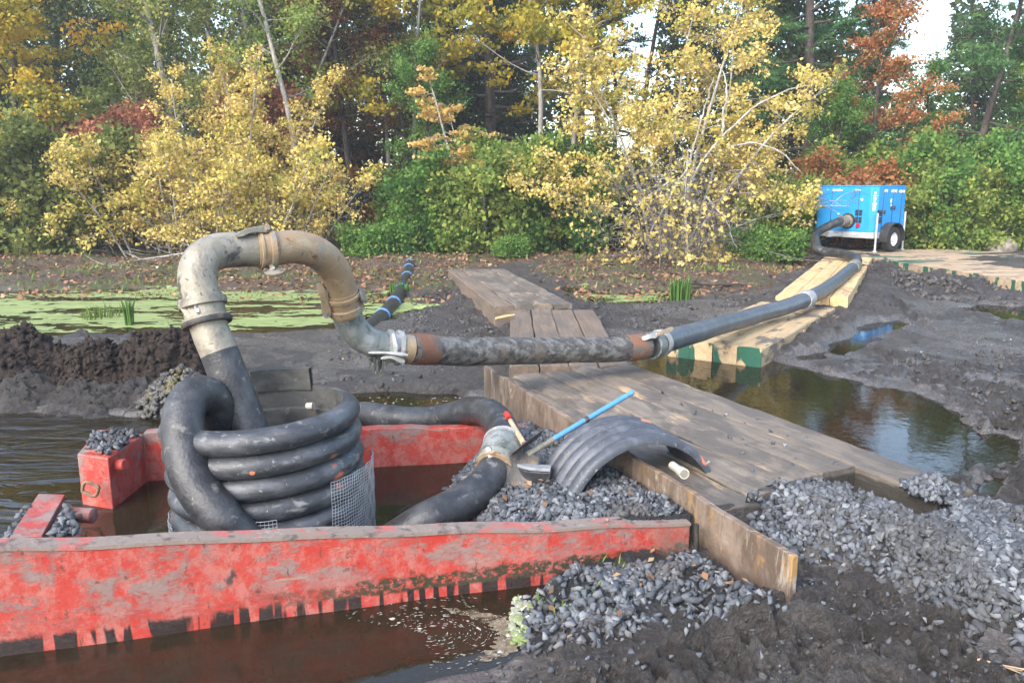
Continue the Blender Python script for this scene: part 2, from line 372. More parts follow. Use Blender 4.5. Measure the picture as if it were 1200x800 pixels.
RUTS = [(pp(.03, (1210, 455), (1178, 500), (1172, 580)), .13, True), (pp(.03, (1270, 440), (1235, 520), (1230, 585)), .13, True), (pp(.03, (1040, 352), (1085, 385), (1150, 405), (1290, 425)), .09, False),
        (pp(.03, (960, 385), (1060, 425), (1290, 470)), .10, False), (pp(.12, (700, 800), (900, 745), (1100, 735), (1260, 770)), .12, True), (pp(.05, (560, 395), (690, 372), (800, 362)), .1, False)]
PILE_H = pp(.3, (800, 600), (800, 500), (860, 470), (1010, 460), (1130, 490), (1300, 520), (1420, 560)) + pp(.12, (1420, 775), (1230, 760), (1150, 747), (1095, 709), (1030, 665), (965, 650), (880, 632))
MARSH = pp(.02, (-300, 398), (0, 397), (90, 392), (230, 391), (330, 388), (400, 384), (440, 376), (520, 362), (528, 350), (440, 342), (300, 340), (150, 336), (0, 340), (-300, 346))
MARSH2 = pp(.02, (648, 336), (700, 357), (760, 357), (830, 342), (800, 337), (720, 343), (670, 333))
LITTER = pp(.1, (-500, 352), (-100, 346), (120, 342), (300, 346), (420, 348), (520, 350), (545, 318), (620, 312), (690, 352), (830, 343), (900, 335), (960, 300), (960, 262), (-500, 262))
MATS_FOOT = pp(.1, (566, 440), (900, 700), (1000, 640), (1160, 600), (775, 440))

def terrain(x, y):
    r = np.hypot(x, y)
    n1 = fbm(x / 1.1, y / 1.1, 1, 3); n2 = fbm(x / .22, y / .22, 2, 4); n3 = fbm(x / .05, y / .05, 3, 3)
    rid = np.abs(fbm(x / .5 + n2, y / .16 + n1, 9, 3) - .5) * 2
    clod = np.abs(fbm(x / .13 + .8 * n2, y / .11, 13, 4) - .5) * 2; tear = np.abs(fbm(x / .34, y / .2 + 1.2 * n1, 19, 4) - .5) * 2
    rough = ss(.25, .75, fbm(x / 2.6 + 7, y / 2.0, 5, 3))                 # churned against smooth mud
    fore = ss(4.6, 3.6, r) * ss(-.2, .6, x)
    rough = np.maximum(np.maximum(rough, .95 * fore), .25)
    z = .05 + .09 * (n1 - .5) + (.035 + .13 * rough) * (n2 - .5) + .05 * rough * (n3 - .5) + .04 * rough * (.35 - rid) + .055 * rough * (clod - .2) - .075 * rough * np.clip(.16 - tear, 0, 1) / .16 * ss(.3, .6, n1 + .1)
    z = z + .055 * fore
    # soil banked up round the middle mats
    bk = ss(-.9, .0, poly_sd(x, y, [(-.1, 7.2), (1.2, 7.2), (1.25, 10.9), (.9, 11.0), (.0, 15.9), (-1.3, 15.7), (-.4, 11.2), (-.1, 10.9)]))
    z = z + bk * (.07 + .10 * (n2 - .5))
    bk2 = ss(-.7, .0, poly_sd(x, y, [(2.9, 8.7), (5.6, 12.2), (8.9, 19.4), (7.3, 19.2), (4.0, 12.3), (2.3, 9.2)])) * ss(8.7, 9.3, y)
    z = z + bk2 * (.10 + .12 * (n2 - .5))
    z = z + ss(14, 21, r) * .16 + ss(21, 60, r) * 1.2
    # churned banks left and right of the far mats
    film = ss(.41, .56, fbm(x / 1.5 + 3, y / 1.1, 33, 3)) * (1 - .7 * fore) * ss(1.0, .55, rough)
    L0 = .022 + .03 * (fbm(x / 3, y / 3, 12, 2) - .5)
    wet = ss(L0 + .022, L0 - .004, z) * (1 - ss(15.5, 17, y) * (x < 5))
    wet = np.maximum(wet, film * ss(17, 14, y)); zs_ = .035 + .05 * (n1 - .5) + .012 * (n2 - .5) + .06 * fore; z = z * (1 - .9 * film) + zs_ * .9 * film
    z = np.where(z < L0, L0 + (z - L0) * .07, z)
    leaf = ss(-.3, .5, poly_sd(x, y, LITTER) + 1.2 * (fbm(x / .8, y / .8, 14, 3) - .5))
    moss = leaf * ss(.50, .66, fbm(x / 1.3, y / 1.0, 15, 4))
    # marsh flats carry duckweed: keep them flat at water level
    m = ss(-.25, .15, np.maximum(poly_sd(x, y, MARSH), poly_sd(x, y, MARSH2)))
    z = z * (1 - m) + m * (-.012 + .035 * (n2 - .45))
    # smooth grey silt behind the heaps
    silt = ss(-.2, .5, poly_sd(x, y, pp(.03, (-300, 400), (0, 398), (240, 393), (330, 391), (420, 386), (470, 378), (545, 372), (580, 430), (470, 452), (330, 462), (250, 470), (-300, 460))))
    z = z * (1 - silt) + silt * (.035 + .05 * (n1 - .5) + .028 * (n2 - .5) + .05 * np.clip(.22 - rid, 0, 1) * ss(.3, .6, n1) * ss(-1.2, .2, x))
    wet = np.maximum(wet, silt * ss(.62, .4, n2) * .6)
    # wheel ruts pressed into the mud
    for P, w0, lug in RUTS:
        for (ax_, ay_), (bx_, by_) in zip(P[:-1], P[1:]):
            ex, ey = bx_ - ax_, by_ - ay_; L2 = ex * ex + ey * ey; tt = ((x - ax_) * ex + (y - ay_) * ey) / L2
            dd = np.hypot(x - ax_ - np.clip(tt, 0, 1) * ex, y - ay_ - np.clip(tt, 0, 1) * ey) + .04 * (n2 - .5)
            k_ = ss(w0, w0 * .7, dd); lift = ss(w0 * 1.7, w0 * 1.1, dd) * (1 - k_)
            z = z + .03 * lift * (.5 + n2) - k_ * (.035 + (.020 * np.sign(np.sin(tt * math.sqrt(L2) * 2 * np.pi / .13 + 3 * dd / w0)) if lug else 0))
    # water bodies
    d = poly_sd(x, y, DITCH) + .10 * (fbm(x / .3, y / .3, 21, 3) - .5)
    w = ss(-.14, .16, d); z = z * (1 - w) - .30 * w
    d = poly_sd(x, y, POOL) + .16 * (fbm(x / .35, y / .35, 22, 3) - .5)
    w = ss(-.22, .12, d); z = np.where(w > 0, z * (1 - w) - .10 * w, z); wet = np.maximum(wet, ss(-.45, -.02, d) * .9)
    for P, a, h in PUDDLES:
        d = poly_sd(x, y, P) + h * .9 * (fbm(x / .35, y / .3, 23, 3) - .5)
        w = ss(-h * .6, a, d); z = np.where(w > 0, z * (1 - w) - .05 * w, z); wet = np.maximum(wet, ss(-h, 0, d) * .95)
    w = ss(-.1, .3, poly_sd(x, y, MATS_FOOT)); z = z * (1 - w) + np.minimum(z, .08) * w
    grav = np.zeros_like(x)
    # crushed stone
    d = poly_sd(x, y, PILE_BOX); inb = in_box(x, y)
    zz = -.16 + .37 * ss(-.16, .42, d) + .05 * ss(.3, .8, d) + .05 * (n2 - .5); z = np.where((d > -.16) & inb, np.maximum(z, zz), z); grav = np.maximum(grav, ss(-.1, 0, d) * inb)
    d = poly_sd(x, y, PILE_FRONT); zz = -.02 + .15 * ss(-.15, .40, d) + .04 * (n2 - .5)
    z = np.where(d > -.15, np.maximum(z, zz), z); grav = np.maximum(grav, ss(-.05, .05, d))
    s_ = (x - DO[0]) * DU[0] + (y - DO[1]) * DU[1]; v_ = (x - DO[0]) * DV[0] + (y - DO[1]) * DV[1]
    d = np.where(v_ < 1.5, poly_sd(x, y, PILE_H), poly_sd(x, y, PILE_RIGHT)); zz = .08 + .23 * ss(-.05, .32, d) - .05 * ss(.3, 1.2, d) + .04 * (n1 - .5) + .04 * (n2 - .5)
    z = np.where(d > -.05, np.maximum(z, zz), z); grav = np.maximum(grav, ss(-.05, .05, poly_sd(x, y, PILE_RIGHT)))
    s_ = (x - DO[0]) * DU[0] + (y - DO[1]) * DU[1]; v_ = (x - DO[0]) * DV[0] + (y - DO[1]) * DV[1]
    z = np.where((v_ > -.02) & (v_ < 1.56) & (s_ < deck_end(v_) - .06), np.minimum(z, .1), z)
    dirt = (v_ > .0) & (v_ < .42); z = np.where(dirt & (s_ > 3.0) & (s_ < 3.6), np.maximum(z, .285 + .05 * (n2 - .5) - .62 * np.clip(s_ - 3.03, 0, 1)), z)
    z = np.where((v_ > .9) & (v_ < 1.24) & (s_ > 2.7) & (s_ < 3.6), np.minimum(z, .0 + .55 * np.clip(s_ - 3.2, 0, 1)), z)
    # the hard, dry road on the far right
    road = ss(-.5, 1.0, poly_sd(x, y, pp(.3, (1085, 303), (1200, 316), (1500, 340), (1500, 290), (1250, 290), (1110, 294))))
    z = z * (1 - road) + road * (.31 + .03 * (n2 - .5))
    # soil heaped against the far mats' ends
    d = poly_sd(x, y, pp(.1, (1030, 312), (1120, 322), (1240, 350), (1200, 352), (1080, 338), (1010, 326)))
    w = ss(-.5, .5, d); z = z + w * (.07 + .20 * (n2 - .5)); wet *= (1 - w)
    w = ss(.0, .5, poly_sd(x, y, pp(.1, (470, 352), (528, 318), (585, 358), (600, 392), (560, 392), (500, 388))) + .3)
    z = z + w * (.01 + .10 * (n2 - .45)); wet *= 1 - .7 * w
    leaf = leaf * (1 - .9 * w)
    z = np.where(r > 90, z * 0 + 1.36, z)
    return z, wet, leaf, moss, grav, silt

def build_ground():
    r = np.concatenate([[.05, .5, 1.0, 1.5, 1.9], np.geomspace(2.1, 8.5, 390), np.geomspace(8.56, 32, 180), np.geomspace(33, 1500, 50)])
    a = np.concatenate([np.linspace(-180, -45, 40, endpoint=False), np.linspace(-45, 45, 690, endpoint=False), np.linspace(45, 180, 40, endpoint=False)])
    A, RR = np.meshgrid(R(a) if np.isscalar(a) else np.radians(a), r)
    x, y = (RR * np.sin(A)).ravel(), (RR * np.cos(A)).ravel()
    z, wet, leaf, moss, grav, silt = terrain(x, y)
    n, k = len(r), len(a)
    i, j = np.meshgrid(np.arange(n - 1), np.arange(k), indexing='ij'); j2 = (j + 1) % k
    F = np.stack([i * k + j, i * k + j2, (i + 1) * k + j2, (i + 1) * k + j], -1).reshape(-1, 4)
    mb = MB(); mb.add(np.stack([x, y, z], 1), F[:, ::-1])
    t = NT('mud_ground')
    geo = t.node('ShaderNodeNewGeometry').outputs['Position']
    c = t.mix(t.step(t.noise(1.3, 8, .72), .38, .64), (.076, .064, .056), (.145, .126, .112))
    c = t.mix(t.step(t.noise(9, 7, .7, .5, 3), .5, .7), c, (.155, .142, .132))
    c = t.mix(t.step(t.noise(6, 8, .75, .5, 6), .54, .66), c, (.040, .035, .032))
    c = t.mix(t.mul(t.attr('silt'), .6), c, (.085, .08, .078))
    c = t.mix(t.mul(t.attr('leaf'), .9), c, t.mix(t.step(t.noise(7, 6, .7), .4, .65), (.15, .10, .065), (.25, .175, .11)))
    c = t.mix(t.mul(t.attr('moss'), .75), c, t.mix(t.noise(16, 6, .7), (.07, .10, .025), (.20, .21, .07)))
    c = t.mix(t.attr('grav'), c, (.055, .057, .06))
    chips = t.step(t.voro(26), .10, .05)
    c = t.mix(t.mul(t.mul(chips, t.step(t.noise(4, 4), .56, .66)), .8), c, (.24, .22, .20))
    w = t.attr('wet')
    wn = t.step(t.math('ADD', w, t.mul(t.math('SUBTRACT', t.noise(6, 5, .65, .3, 4), .5), .9)), .25, .75)
    c = t.mix(t.mul(wn, .65), c, t.mix(t.step(t.noise(2.2, 6, .65), .4, .65), (.085, .077, .074), (.145, .133, .127)))
    rough = t.math('SUBTRACT', .58, t.mul(wn, .31))
    rough = t.math('ADD', rough, t.mul(t.math('SUBTRACT', t.noise(22, 4), .5), .2))
    rg_ = t.math('ABSOLUTE', t.math('SUBTRACT', t.noise(17, 6, .7, .6), .5))
    h = t.math('ADD', t.math('ADD', t.noise(48, 8, .75), t.mul(rg_, 3.2)), t.mul(t.voro(20), -.5))
    c = t.mix(t.mul(t.step(rg_, .05, .0), .6), c, (.026, .023, .021))  # crease shade and damp hollows, both mixed into the mud colour
    hs = t.mul(h, t.math('SUBTRACT', 1.0, t.mul(wn, .82)))
    m = t.pbr(c, rough, 0, t.bump(hs, .06), spec=.5)
    o = mb.build('ground', m, None, 180)
    for nm, arr in (('wet', wet), ('leaf', leaf), ('moss', moss), ('grav', grav), ('silt', silt)):
        at = o.data.attributes.new(nm, 'FLOAT', 'POINT'); at.data.foreach_set('value', arr.astype('f'))
    tag(o, 'dark churned mud with wet patches and leaf litter towards the trees', 'ground', kind='structure')
build_ground()

# water: one level sheet, hidden wherever the mud stands higher
mb = MB(); mb.add([(-14, .6, 0), (14, .6, 0), (14, 18, 0), (-14, 18, 0)], [(0, 1, 2, 3)])
t = NT('ditch_water')
flow = t.noise((.5, 2.6, 1), 4, .55, 1.6, 2)
painted_sheen = t.step(t.noise((.35, 4.2, 1), 6, .62, 2.4, 4), .58, .66)
x_, y_, z_ = t.xyz()
left = t.step(x_, -2.35, -2.75)
c = t.mix(t.noise(1.5, 4), (.022, .017, .009), (.042, .033, .017))
c = t.mix(t.mul(t.mul(painted_sheen, left), .4), c, (.30, .30, .30))  # grey streaks put the ripples' sky reflection into the water colour
rip = t.math('ADD', t.mul(t.noise(7, 3), .35), t.mul(flow, t.mul(left, 9.0)))
nb_ = t.bump(rip, .004)
df_ = t.node('ShaderNodeBsdfDiffuse'); t.put(df_.inputs[0], c); tp_ = t.node('ShaderNodeBsdfTransparent'); tp_.inputs[0].default_value = (.56, .38, .25, 1)
gl_ = t.node('ShaderNodeBsdfGlossy'); gl_.inputs['Roughness'].default_value = .04; t.put(gl_.inputs['Normal'], nb_)
fr_ = t.node('ShaderNodeFresnel'); fr_.inputs['IOR'].default_value = 1.5; t.put(fr_.inputs['Normal'], nb_)
m1_ = t.node('ShaderNodeMixShader'); m1_.inputs[0].default_value = .5; t.t.links.new(tp_.outputs[0], m1_.inputs[1]); t.t.links.new(df_.outputs[0], m1_.inputs[2])
m2_ = t.node('ShaderNodeMixShader'); t.t.links.new(fr_.outputs[0], m2_.inputs[0]); t.t.links.new(m1_.outputs[0], m2_.inputs[1]); t.t.links.new(gl_.outputs[0], m2_.inputs[2]); t.t.links.new(m2_.outputs[0], t.out.inputs[0])
water = t.m
o = mb.build('ditch_water', water, None, 0); tag(o, 'still brown water filling the ditch and the pools', 'water', kind='structure')

def gz(x, y): return float(terrain(np.array([x]), np.array([y]))[0][0])

# ------------------------------------------------------------------ crushed stone and leaves (stuff)
def rock_shapes(n=14, seed=3, pts=9):
    import bmesh
    g = np.random.default_rng(seed); out = []
    for _ in range(n):
        bm = bmesh.new(); sc3 = np.array((.55, .41, .255)) * g.uniform(.75, 1.25, 3)
        p = g.normal(size=(pts, 3)); p /= np.linalg.norm(p, axis=1)[:, None]; p = np.sign(p) * np.abs(p) ** .75 * sc3
        for q in p: bm.verts.new(q)
        bmesh.ops.convex_hull(bm, input=bm.verts)
        for v in [v for v in bm.verts if not v.link_faces]: bm.verts.remove(v)
        bm.verts.index_update()
        out.append((np.array([v.co[:] for v in bm.verts]), np.array([[v.index for v in f.verts] for f in bm.faces if len(f.verts) == 3])))
        bm.free()
    return out
ROCKS = rock_shapes()
def rand_rot(g, n):
    q = g.normal(size=(n, 4)); q /= np.linalg.norm(q, axis=1)[:, None]; a, b, c, d = q.T
    return np.stack([np.stack([1 - 2 * (c * c + d * d), 2 * (b * c - d * a), 2 * (b * d + c * a)], -1),
                     np.stack([2 * (b * c + d * a), 1 - 2 * (b * b + d * d), 2 * (c * d - b * a)], -1),
                     np.stack([2 * (b * d - c * a), 2 * (c * d + b * a), 1 - 2 * (b * b + c * c)], -1)], 1)
def stones(mb, P, size, g, lo=.5, hi=1.55):
    P = np.asarray(P); idx = g.integers(0, len(ROCKS), len(P))
    for k, (v, f) in enumerate(ROCKS):
        Q = P[idx == k]; n = len(Q)
        if not n: continue
        Rm = rand_rot(g, n); s_ = size * g.uniform(lo, hi, n)
        V = np.einsum('nij,vj->nvi', Rm, v) * s_[:, None, None] + Q[:, None, :]
        F = (f[None] + (np.arange(n) * len(v))[:, None, None]).reshape(-1, 3)
        mb.add(V.reshape(-1, 3), F)
def scatter(poly, n, g, zf=None, edge=.1, lift=.3, size=.05):
    P = np.array(poly); lo, hi = P.min(0), P.max(0)
    x = g.uniform(lo[0], hi[0], n); y = g.uniform(lo[1], hi[1], n)
    d = poly_sd(x, y, poly); k = g.uniform(size=n) < ss(-edge, edge, d)
    x, y = x[k], y[k]; z = terrain(x, y)[0] if zf is None else zf(x, y)
    return np.stack([x, y, z + size * lift * g.uniform(-.6, 1.1, len(x))], 1)
t = NT('crushed_stone')
i_ = t.island()
c = t.ramp(i_, [(0, (.038, .042, .049)), (.4, (.07, .076, .086)), (.8, (.115, .122, .134)), (1, (.20, .207, .214))])
c = t.mix(t.mul(t.step(t.noise(1.7, 5, .65, .5, 2), .50, .66), .6), c, (.075, .062, .053))
M['stone'] = t.pbr(c, .85, 0, t.bump(t.noise(70, 4), .004))
t = NT('pale_crushed_stone')
c = t.ramp(t.island(), [(0, (.043, .047, .054)), (.4, (.085, .091, .103)), (.8, (.135, .143, .157)), (1, (.22, .23, .24))])
c = t.mix(t.mul(t.step(t.noise(1.6, 5, .65, .5, 2), .50, .62), .6), c, (.045, .042, .04))
M['stone_pale'] = t.pbr(c, .85, 0, t.bump(t.noise(70, 4), .004))
g = np.random.default_rng(11)
def clear_of_wall(P, a, b, w):     # drop points closer than w to the line a-b (plan view)
    a = np.array(a[:2]); e = np.array(b[:2]) - a; tt = np.clip(((P[:, :2] - a) @ e) / (e @ e), 0, 1)
    return P[np.hypot(*(P[:, :2] - a - tt[:, None] * e).T) > w]
def on_deck(x, y, z):              # stones that lie on the timber mat instead of beside it
    s_ = (x - DO[0]) * DU[0] + (y - DO[1]) * DU[1]; v_ = (x - DO[0]) * DV[0] + (y - DO[1]) * DV[1]
    end = deck_end(v_)
    top = .308 + .03 * g.uniform(0, 1, x.shape)
    return np.where((v_ > .0) & (v_ < 1.56) & (s_ < end + .02) & (s_ > 1), np.maximum(z, top), z)
for name, poly, n, size, label in (
    ('gravel', PILE_BOX, 24000, .046, 'dark crushed stone filling the corner of the red box under the arched plastic piece'),
    ('gravel', PILE_FRONT, 5200, .046, 'dark crushed stone lying in front of the red wall beside the rusty plate'),
    ('gravel', PILE_RIGHT, 22000, .047, 'pale grey heap of crushed stone at the right end of the timber mats')):
    P = scatter(poly, n, g, size=size, edge=.16)
    P = clear_of_wall(P, FW0, FW1, .07); P = clear_of_wall(P, PL0, PL1, .05)
    P = P[P[:, 2] > -.06]
    if poly is PILE_BOX: P = P[in_box(P[:, 0], P[:, 1])]
    if poly is PILE_FRONT: P = P[~in_box(P[:, 0], P[:, 1])]; P = P[g.uniform(size=len(P)) < .25 + ss(.36, .55, fbm(P[:, 0] / .25, P[:, 1] / .2, 93, 3))]
    if poly is PILE_RIGHT:
        s_ = (P[:, 0] - DO[0]) * DU[0] + (P[:, 1] - DO[1]) * DU[1]; v_ = (P[:, 0] - DO[0]) * DV[0] + (P[:, 1] - DO[1]) * DV[1]; P = P[~((v_ > .92) & (v_ < 1.22) & (s_ > 2.8) & (s_ < 3.40))]
        P[:, 2] = on_deck(P[:, 0], P[:, 1], P[:, 2])
    mb = MB(); stones(mb, P, size, g)
    tag(mb.build(name, M['stone_pale' if poly is PILE_RIGHT else 'stone'], None, 0), label, 'gravel', kind='stuff')
# loose stones thrown over the mud and on the mat deck
P1 = scatter(pp(.1, (600, 690), (880, 640), (1000, 650), (1200, 720), (1200, 800), (620, 800)), 420, g, size=.03, edge=.05)
P2 = scatter(pp(.1, (930, 430), (1200, 380), (1200, 560), (1120, 470)), 160, g, size=.05, edge=.2)
P1 = P1[terrain(P1[:, 0], P1[:, 1])[0] > .01]; P2 = P2[terrain(P2[:, 0], P2[:, 1])[0] > .0]
mb = MB(); stones(mb, P1, .032, g, .3, 1.4); stones(mb, P2, .05, g, .3, 1.2)
tag(mb.build('loose_stones', M['stone'], None, 0), 'loose grey stones scattered over the mud', 'stones', kind='stuff')

def leaf_quads(C, L, W, g, up=.0, normal=None, fold=.12):
    n = len(C); d = g.normal(size=(n, 3)); d /= np.linalg.norm(d, axis=1)[:, None]
    nn = g.normal(size=(n, 3)) if normal is None else normal + .45 * g.normal(size=(n, 3))
    nn[:, 2] += up; nn /= np.linalg.norm(nn, axis=1)[:, None]
    a = d - nn * (d * nn).sum(1)[:, None]; a /= np.linalg.norm(a, axis=1)[:, None] + 1e-9
    b = np.cross(nn, a); s_ = g.uniform(.45, 1.4, n)[:, None]
    V = np.stack([C - a * L / 2 * s_, C + b * W / 2 * s_ + nn * fold * W * s_, C + a * L / 2 * s_, C - b * W / 2 * s_ + nn * fold * W * s_], 1)
    return V.reshape(-1, 3), np.arange(4 * n).reshape(n, 4)
def litter(poly, n, L, W, edge=.3, lift=.012, zf=None, dens=None):
    P = scatter(poly, n, g, zf, edge, 0, 0)
    if dens is not None: P = P[g.uniform(size=len(P)) < dens(P[:, 0], P[:, 1])]
    P[:, 2] += g.uniform(.2, 1.6, len(P)) * lift
    return P, leaf_quads(P, L, W, g, normal=np.tile((0, 0, 1.0), (len(P), 1)))
mb = MB()
P, (v, f) = litter(LITTER, 150000, .095, .068, .4, .025, None, lambda x, y: (.25 + .75 * ss(.36, .58, fbm(x / 1.4, y / .7, 31, 3))) * ss(24, 21, y))
mb.add(v, f, np.repeat(np.clip(g.normal(.42, .22, len(P)), 0, 1), 4))
for poly, n in ((PILE_FRONT, 70), (pp(.25, (560, 560), (700, 560), (790, 600), (600, 605)), 40), (pp(.1, (440, 395), (700, 370), (560, 440), (0, 445), (0, 400)), 110), (pp(.05, (700, 360), (1000, 340), (1190, 420), (800, 400)), 90)):
    P, (v, f) = litter(poly, n, .06, .04, .05, .03); k = np.repeat(P[:, 2] > .02, 4)
    P = P[P[:, 2] > .02]; (v, f) = leaf_quads(P, .05, .028, g, normal=np.tile((0, 0, 1.0), (len(P), 1)))
    mb.add(v, f, np.repeat(np.clip(g.normal(.55, .25, len(P)), 0, 1), 4))
tag(mb.build('leaf_litter', LF['litter'], None, 0, attname='tint'), 'brown and orange fallen leaves on the bank below the trees', 'leaves', kind='stuff')

# duckweed: a skin of tiny floating plants on the marshy strips
def duckweed(poly, cell, thr, label):
    P = np.array(poly); lo, hi = P.min(0) - .2, P.max(0) + .2
    lo = np.maximum(lo, (-11, 0)); hi = np.minimum(hi, (11, 30))
    nx, ny = int((hi[0] - lo[0]) / (cell * 1.6)), int((hi[1] - lo[1]) / cell)
    gx, gy = np.meshgrid(lo[0] + np.arange(nx) * cell * 1.6, lo[1] + np.arange(ny) * cell, indexing='ij')
    gx = gx + cell * .5 * (vnoise(gx * 31, gy * 31, 3) - .5); gy = gy + cell * .5 * (vnoise(gx * 27, gy * 33, 4) - .5)
    v = fbm(gx / 1.6, gy / .45, 41, 5, .6) + .34 * (fbm(gx / .14, gy / .08, 42, 3) - .5)
    keep = (v > thr - .3 * ss(.0, .5, poly_sd(gx, gy, poly)) + .18) & (poly_sd(gx, gy, poly) > -.15)
    zz = np.maximum(.006, np.minimum(terrain(gx.ravel(), gy.ravel())[0], .05).reshape(gx.shape) + .004)
    ids = np.arange(nx * ny).reshape(nx, ny); q = keep[:-1, :-1]
    F = np.stack([ids[:-1, :-1][q], ids[1:, :-1][q], ids[1:, 1:][q], ids[:-1, 1:][q]], -1)
    mb = MB(); mb.add(np.stack([gx.ravel(), gy.ravel(), zz.ravel()], 1), F)
    t = NT('duckweed')
    c = t.mix(t.step(t.noise((2, 6, 1), 7, .7, .6), .35, .65), (.15, .19, .06), (.26, .31, .11))
    c = t.mix(t.step(t.noise((5, 12, 1), 7, .75, .6, 3), .56, .68), c, (.075, .07, .04))
    c = t.mix(t.step(t.noise(60, 3), .55, .7), c, (.24, .29, .11))
    o = mb.build('duckweed', t.pbr(c, .7, 0, t.bump(t.noise(90, 3), .01)), None, 0)
    tag(o, label, 'duckweed', kind='stuff')
duckweed(MARSH, .025, .56, 'bright green duckweed floating on the marshy strip left of the mats')
duckweed(MARSH2, .025, .52, 'green duckweed strip between the timber mats and the yellow birch')

# ------------------------------------------------------------------ the red steel box in the ditch
def perp(a, b):                    # unit vector to the left of a->b in plan
    d = np.array(b[:2]) - np.array(a[:2]); d /= np.linalg.norm(d); return np.array((-d[1], d[0]))
mid = (FW0 + FW1) / 2
box = empty('trench_box', (mid[0], mid[1], 0), 'worn red steel box sunk in the ditch, open at its left end', 'trench box')
nrm = perp(FW0, FW1)
def wall_prism(a, b, t0, t1, z0, za, zb):
    n = perp(a, b); a2, b2 = np.array(a[:2]), np.array(b[:2])
    mb = MB(); N = 40
    # subdivided along its length so the old steel can bow a little
    for_s = np.linspace(0, 1, N + 1); P = []
    for s_ in for_s:
        q = a2 + (b2 - a2) * s_; w_ = .006 * math.sin(s_ * 9 + a2[0]) + .004 * math.sin(s_ * 23)
        zt = za + (zb - za) * s_ + .004 * math.sin(s_ * 31) + .003 * math.sin(s_ * 67)
        P += [(*(q + n * (t0 + w_)), z0), (*(q + n * (t0 + w_)), zt), (*(q + n * (t1 + w_)), zt), (*(q + n * (t1 + w_)), z0)]
    F = [(i * 4 + k, i * 4 + 4 + k, i * 4 + 4 + (k + 1) % 4, i * 4 + (k + 1) % 4) for i in range(N) for k in range(4)]
    F += [(0, 1, 2, 3), (N * 4 + 3, N * 4 + 2, N * 4 + 1, N * 4)]
    return mb.add(P, F)
wall_prism(FW0, FW1, 0, .085, -.5, FW0[2] - .012, FW1[2] - .012).build('side_panel', M['red'], box, 30, .006)
wall_prism(FW0, FW1, -.008, .096, FW0[2] - .018, FW0[2], FW1[2]).build('top_flange', M['red'], box, 30, .003) if False else None
mb = MB(); n_ = 40; P = []
for i in range(n_ + 1):            # the cap plate along the top edge
    s_ = i / n_; q = FW0 + (FW1 - FW0) * s_; w_ = .006 * math.sin(s_ * 9 + FW0[0]) + .004 * math.sin(s_ * 23); dz = .004 * math.sin(s_ * 31)
    for tt, zz in ((-.007, -.016), (-.007, 0), (.094, 0), (.094, -.016)): P.append((*(q[:2] + nrm * (tt + w_)), q[2] + zz + dz))
mb.add(P, [(i * 4 + k, i * 4 + 4 + k, i * 4 + 4 + (k + 1) % 4, i * 4 + (k + 1) % 4) for i in range(n_) for k in range(4)] + [(0, 1, 2, 3), (n_ * 4 + 3, n_ * 4 + 2, n_ * 4 + 1, n_ * 4)])
mb.build('cap_plate', weathered('dusty_cap_paint', (.19, .15, .125), [((.33, .10, .085), 5, .50, .60), ((.09, .07, .06), 14, .52, .66), ((.26, .22, .19), 22, .58, .7)], .75), box, 30)
BW0, BW1 = pz(168, 507, .345), pz(620, 499, .25)
wall_prism(BW0, BW1, 0, .09, -.5, .345, .25).build('side_panel', M['red_in'], box, 30, .006)
# left end: a return post on each side of the opening
post_a = [pz(4, 633, .47), pz(93, 625, .47), pz(83, 586, .47), pz(44, 581, .47)]
mb = MB(); mb.prism([p[:2] for p in post_a], -.5, .455); o = mb.build('end_post', M['red_in'], box, 30, .008)
mb = MB(); mb.prism([p[:2] for p in (pz(10, 629, .49), pz(49, 626, .49), pz(76, 578, .49), pz(45, 577, .49))], .458, .486); mb.build('top_plate', M['red_in'], o, 30, .003)
post_b = [pz(90, 530, .345), pz(126, 535, .345), pz(168, 507, .345), pz(150, 503, .345), pz(112, 505, .345)]
mb = MB(); mb.prism([p[:2] for p in post_b], -.5, .335); o2 = mb.build('end_post', M['red_in'], box, 30, .008)
mb = MB(); mb.prism([p[:2] for p in (pz(98, 527, .355), pz(119, 529, .355), pz(124, 517, .355), pz(107, 515, .355))], .337, .356); mb.build('top_plate', M['red_in'], o2, 30, .003)
mb = MB(); mb.prism([p[:2] for p in (pz(111, 507, .355), pz(126, 507, .355), pz(128, 503, .355), pz(116, 503, .355))], .337, .354); mb.build('top_plate', M['red_in'], o2, 30, .003)
for a, b, par in ((pd(80, 602, 3.62), pd(110, 604, 3.60), o), (pd(118, 546, 4.80), pd(147, 544, 4.76), o2)):
    mb = MB(); mb.tube([a, a + (b - a) * .97, b], [.036, .036, .031], 18); pin = mb.build('spreader_pin', red_paint('pin_paint', 0), par, 40)
    d = (b - a) / np.linalg.norm(b - a); q = a + (b - a) * .62 + np.array((0, -.0335, .012))
    mb = MB(); mb.tube([q, q + np.array((0, -.005, .0015))], .011, 12); mb.build('pin_hole', M['dark_metal'], pin, 40)
mb = MB(); c0 = pd(107, 572, 4.63); A = np.linspace(0, 2 * np.pi, 26)
mb.tube(np.stack([c0[0] + .05 * np.cos(A), np.full(26, c0[1] - .01), c0[2] + .042 * np.sin(A) + .008 * np.cos(3 * A)], 1), .011, 8, False)
mb.build('lifting_ring', weathered('old_rope', (.20, .13, .08), [((.12, .06, .04), 20, .5, .65)], .8), o2, 60)
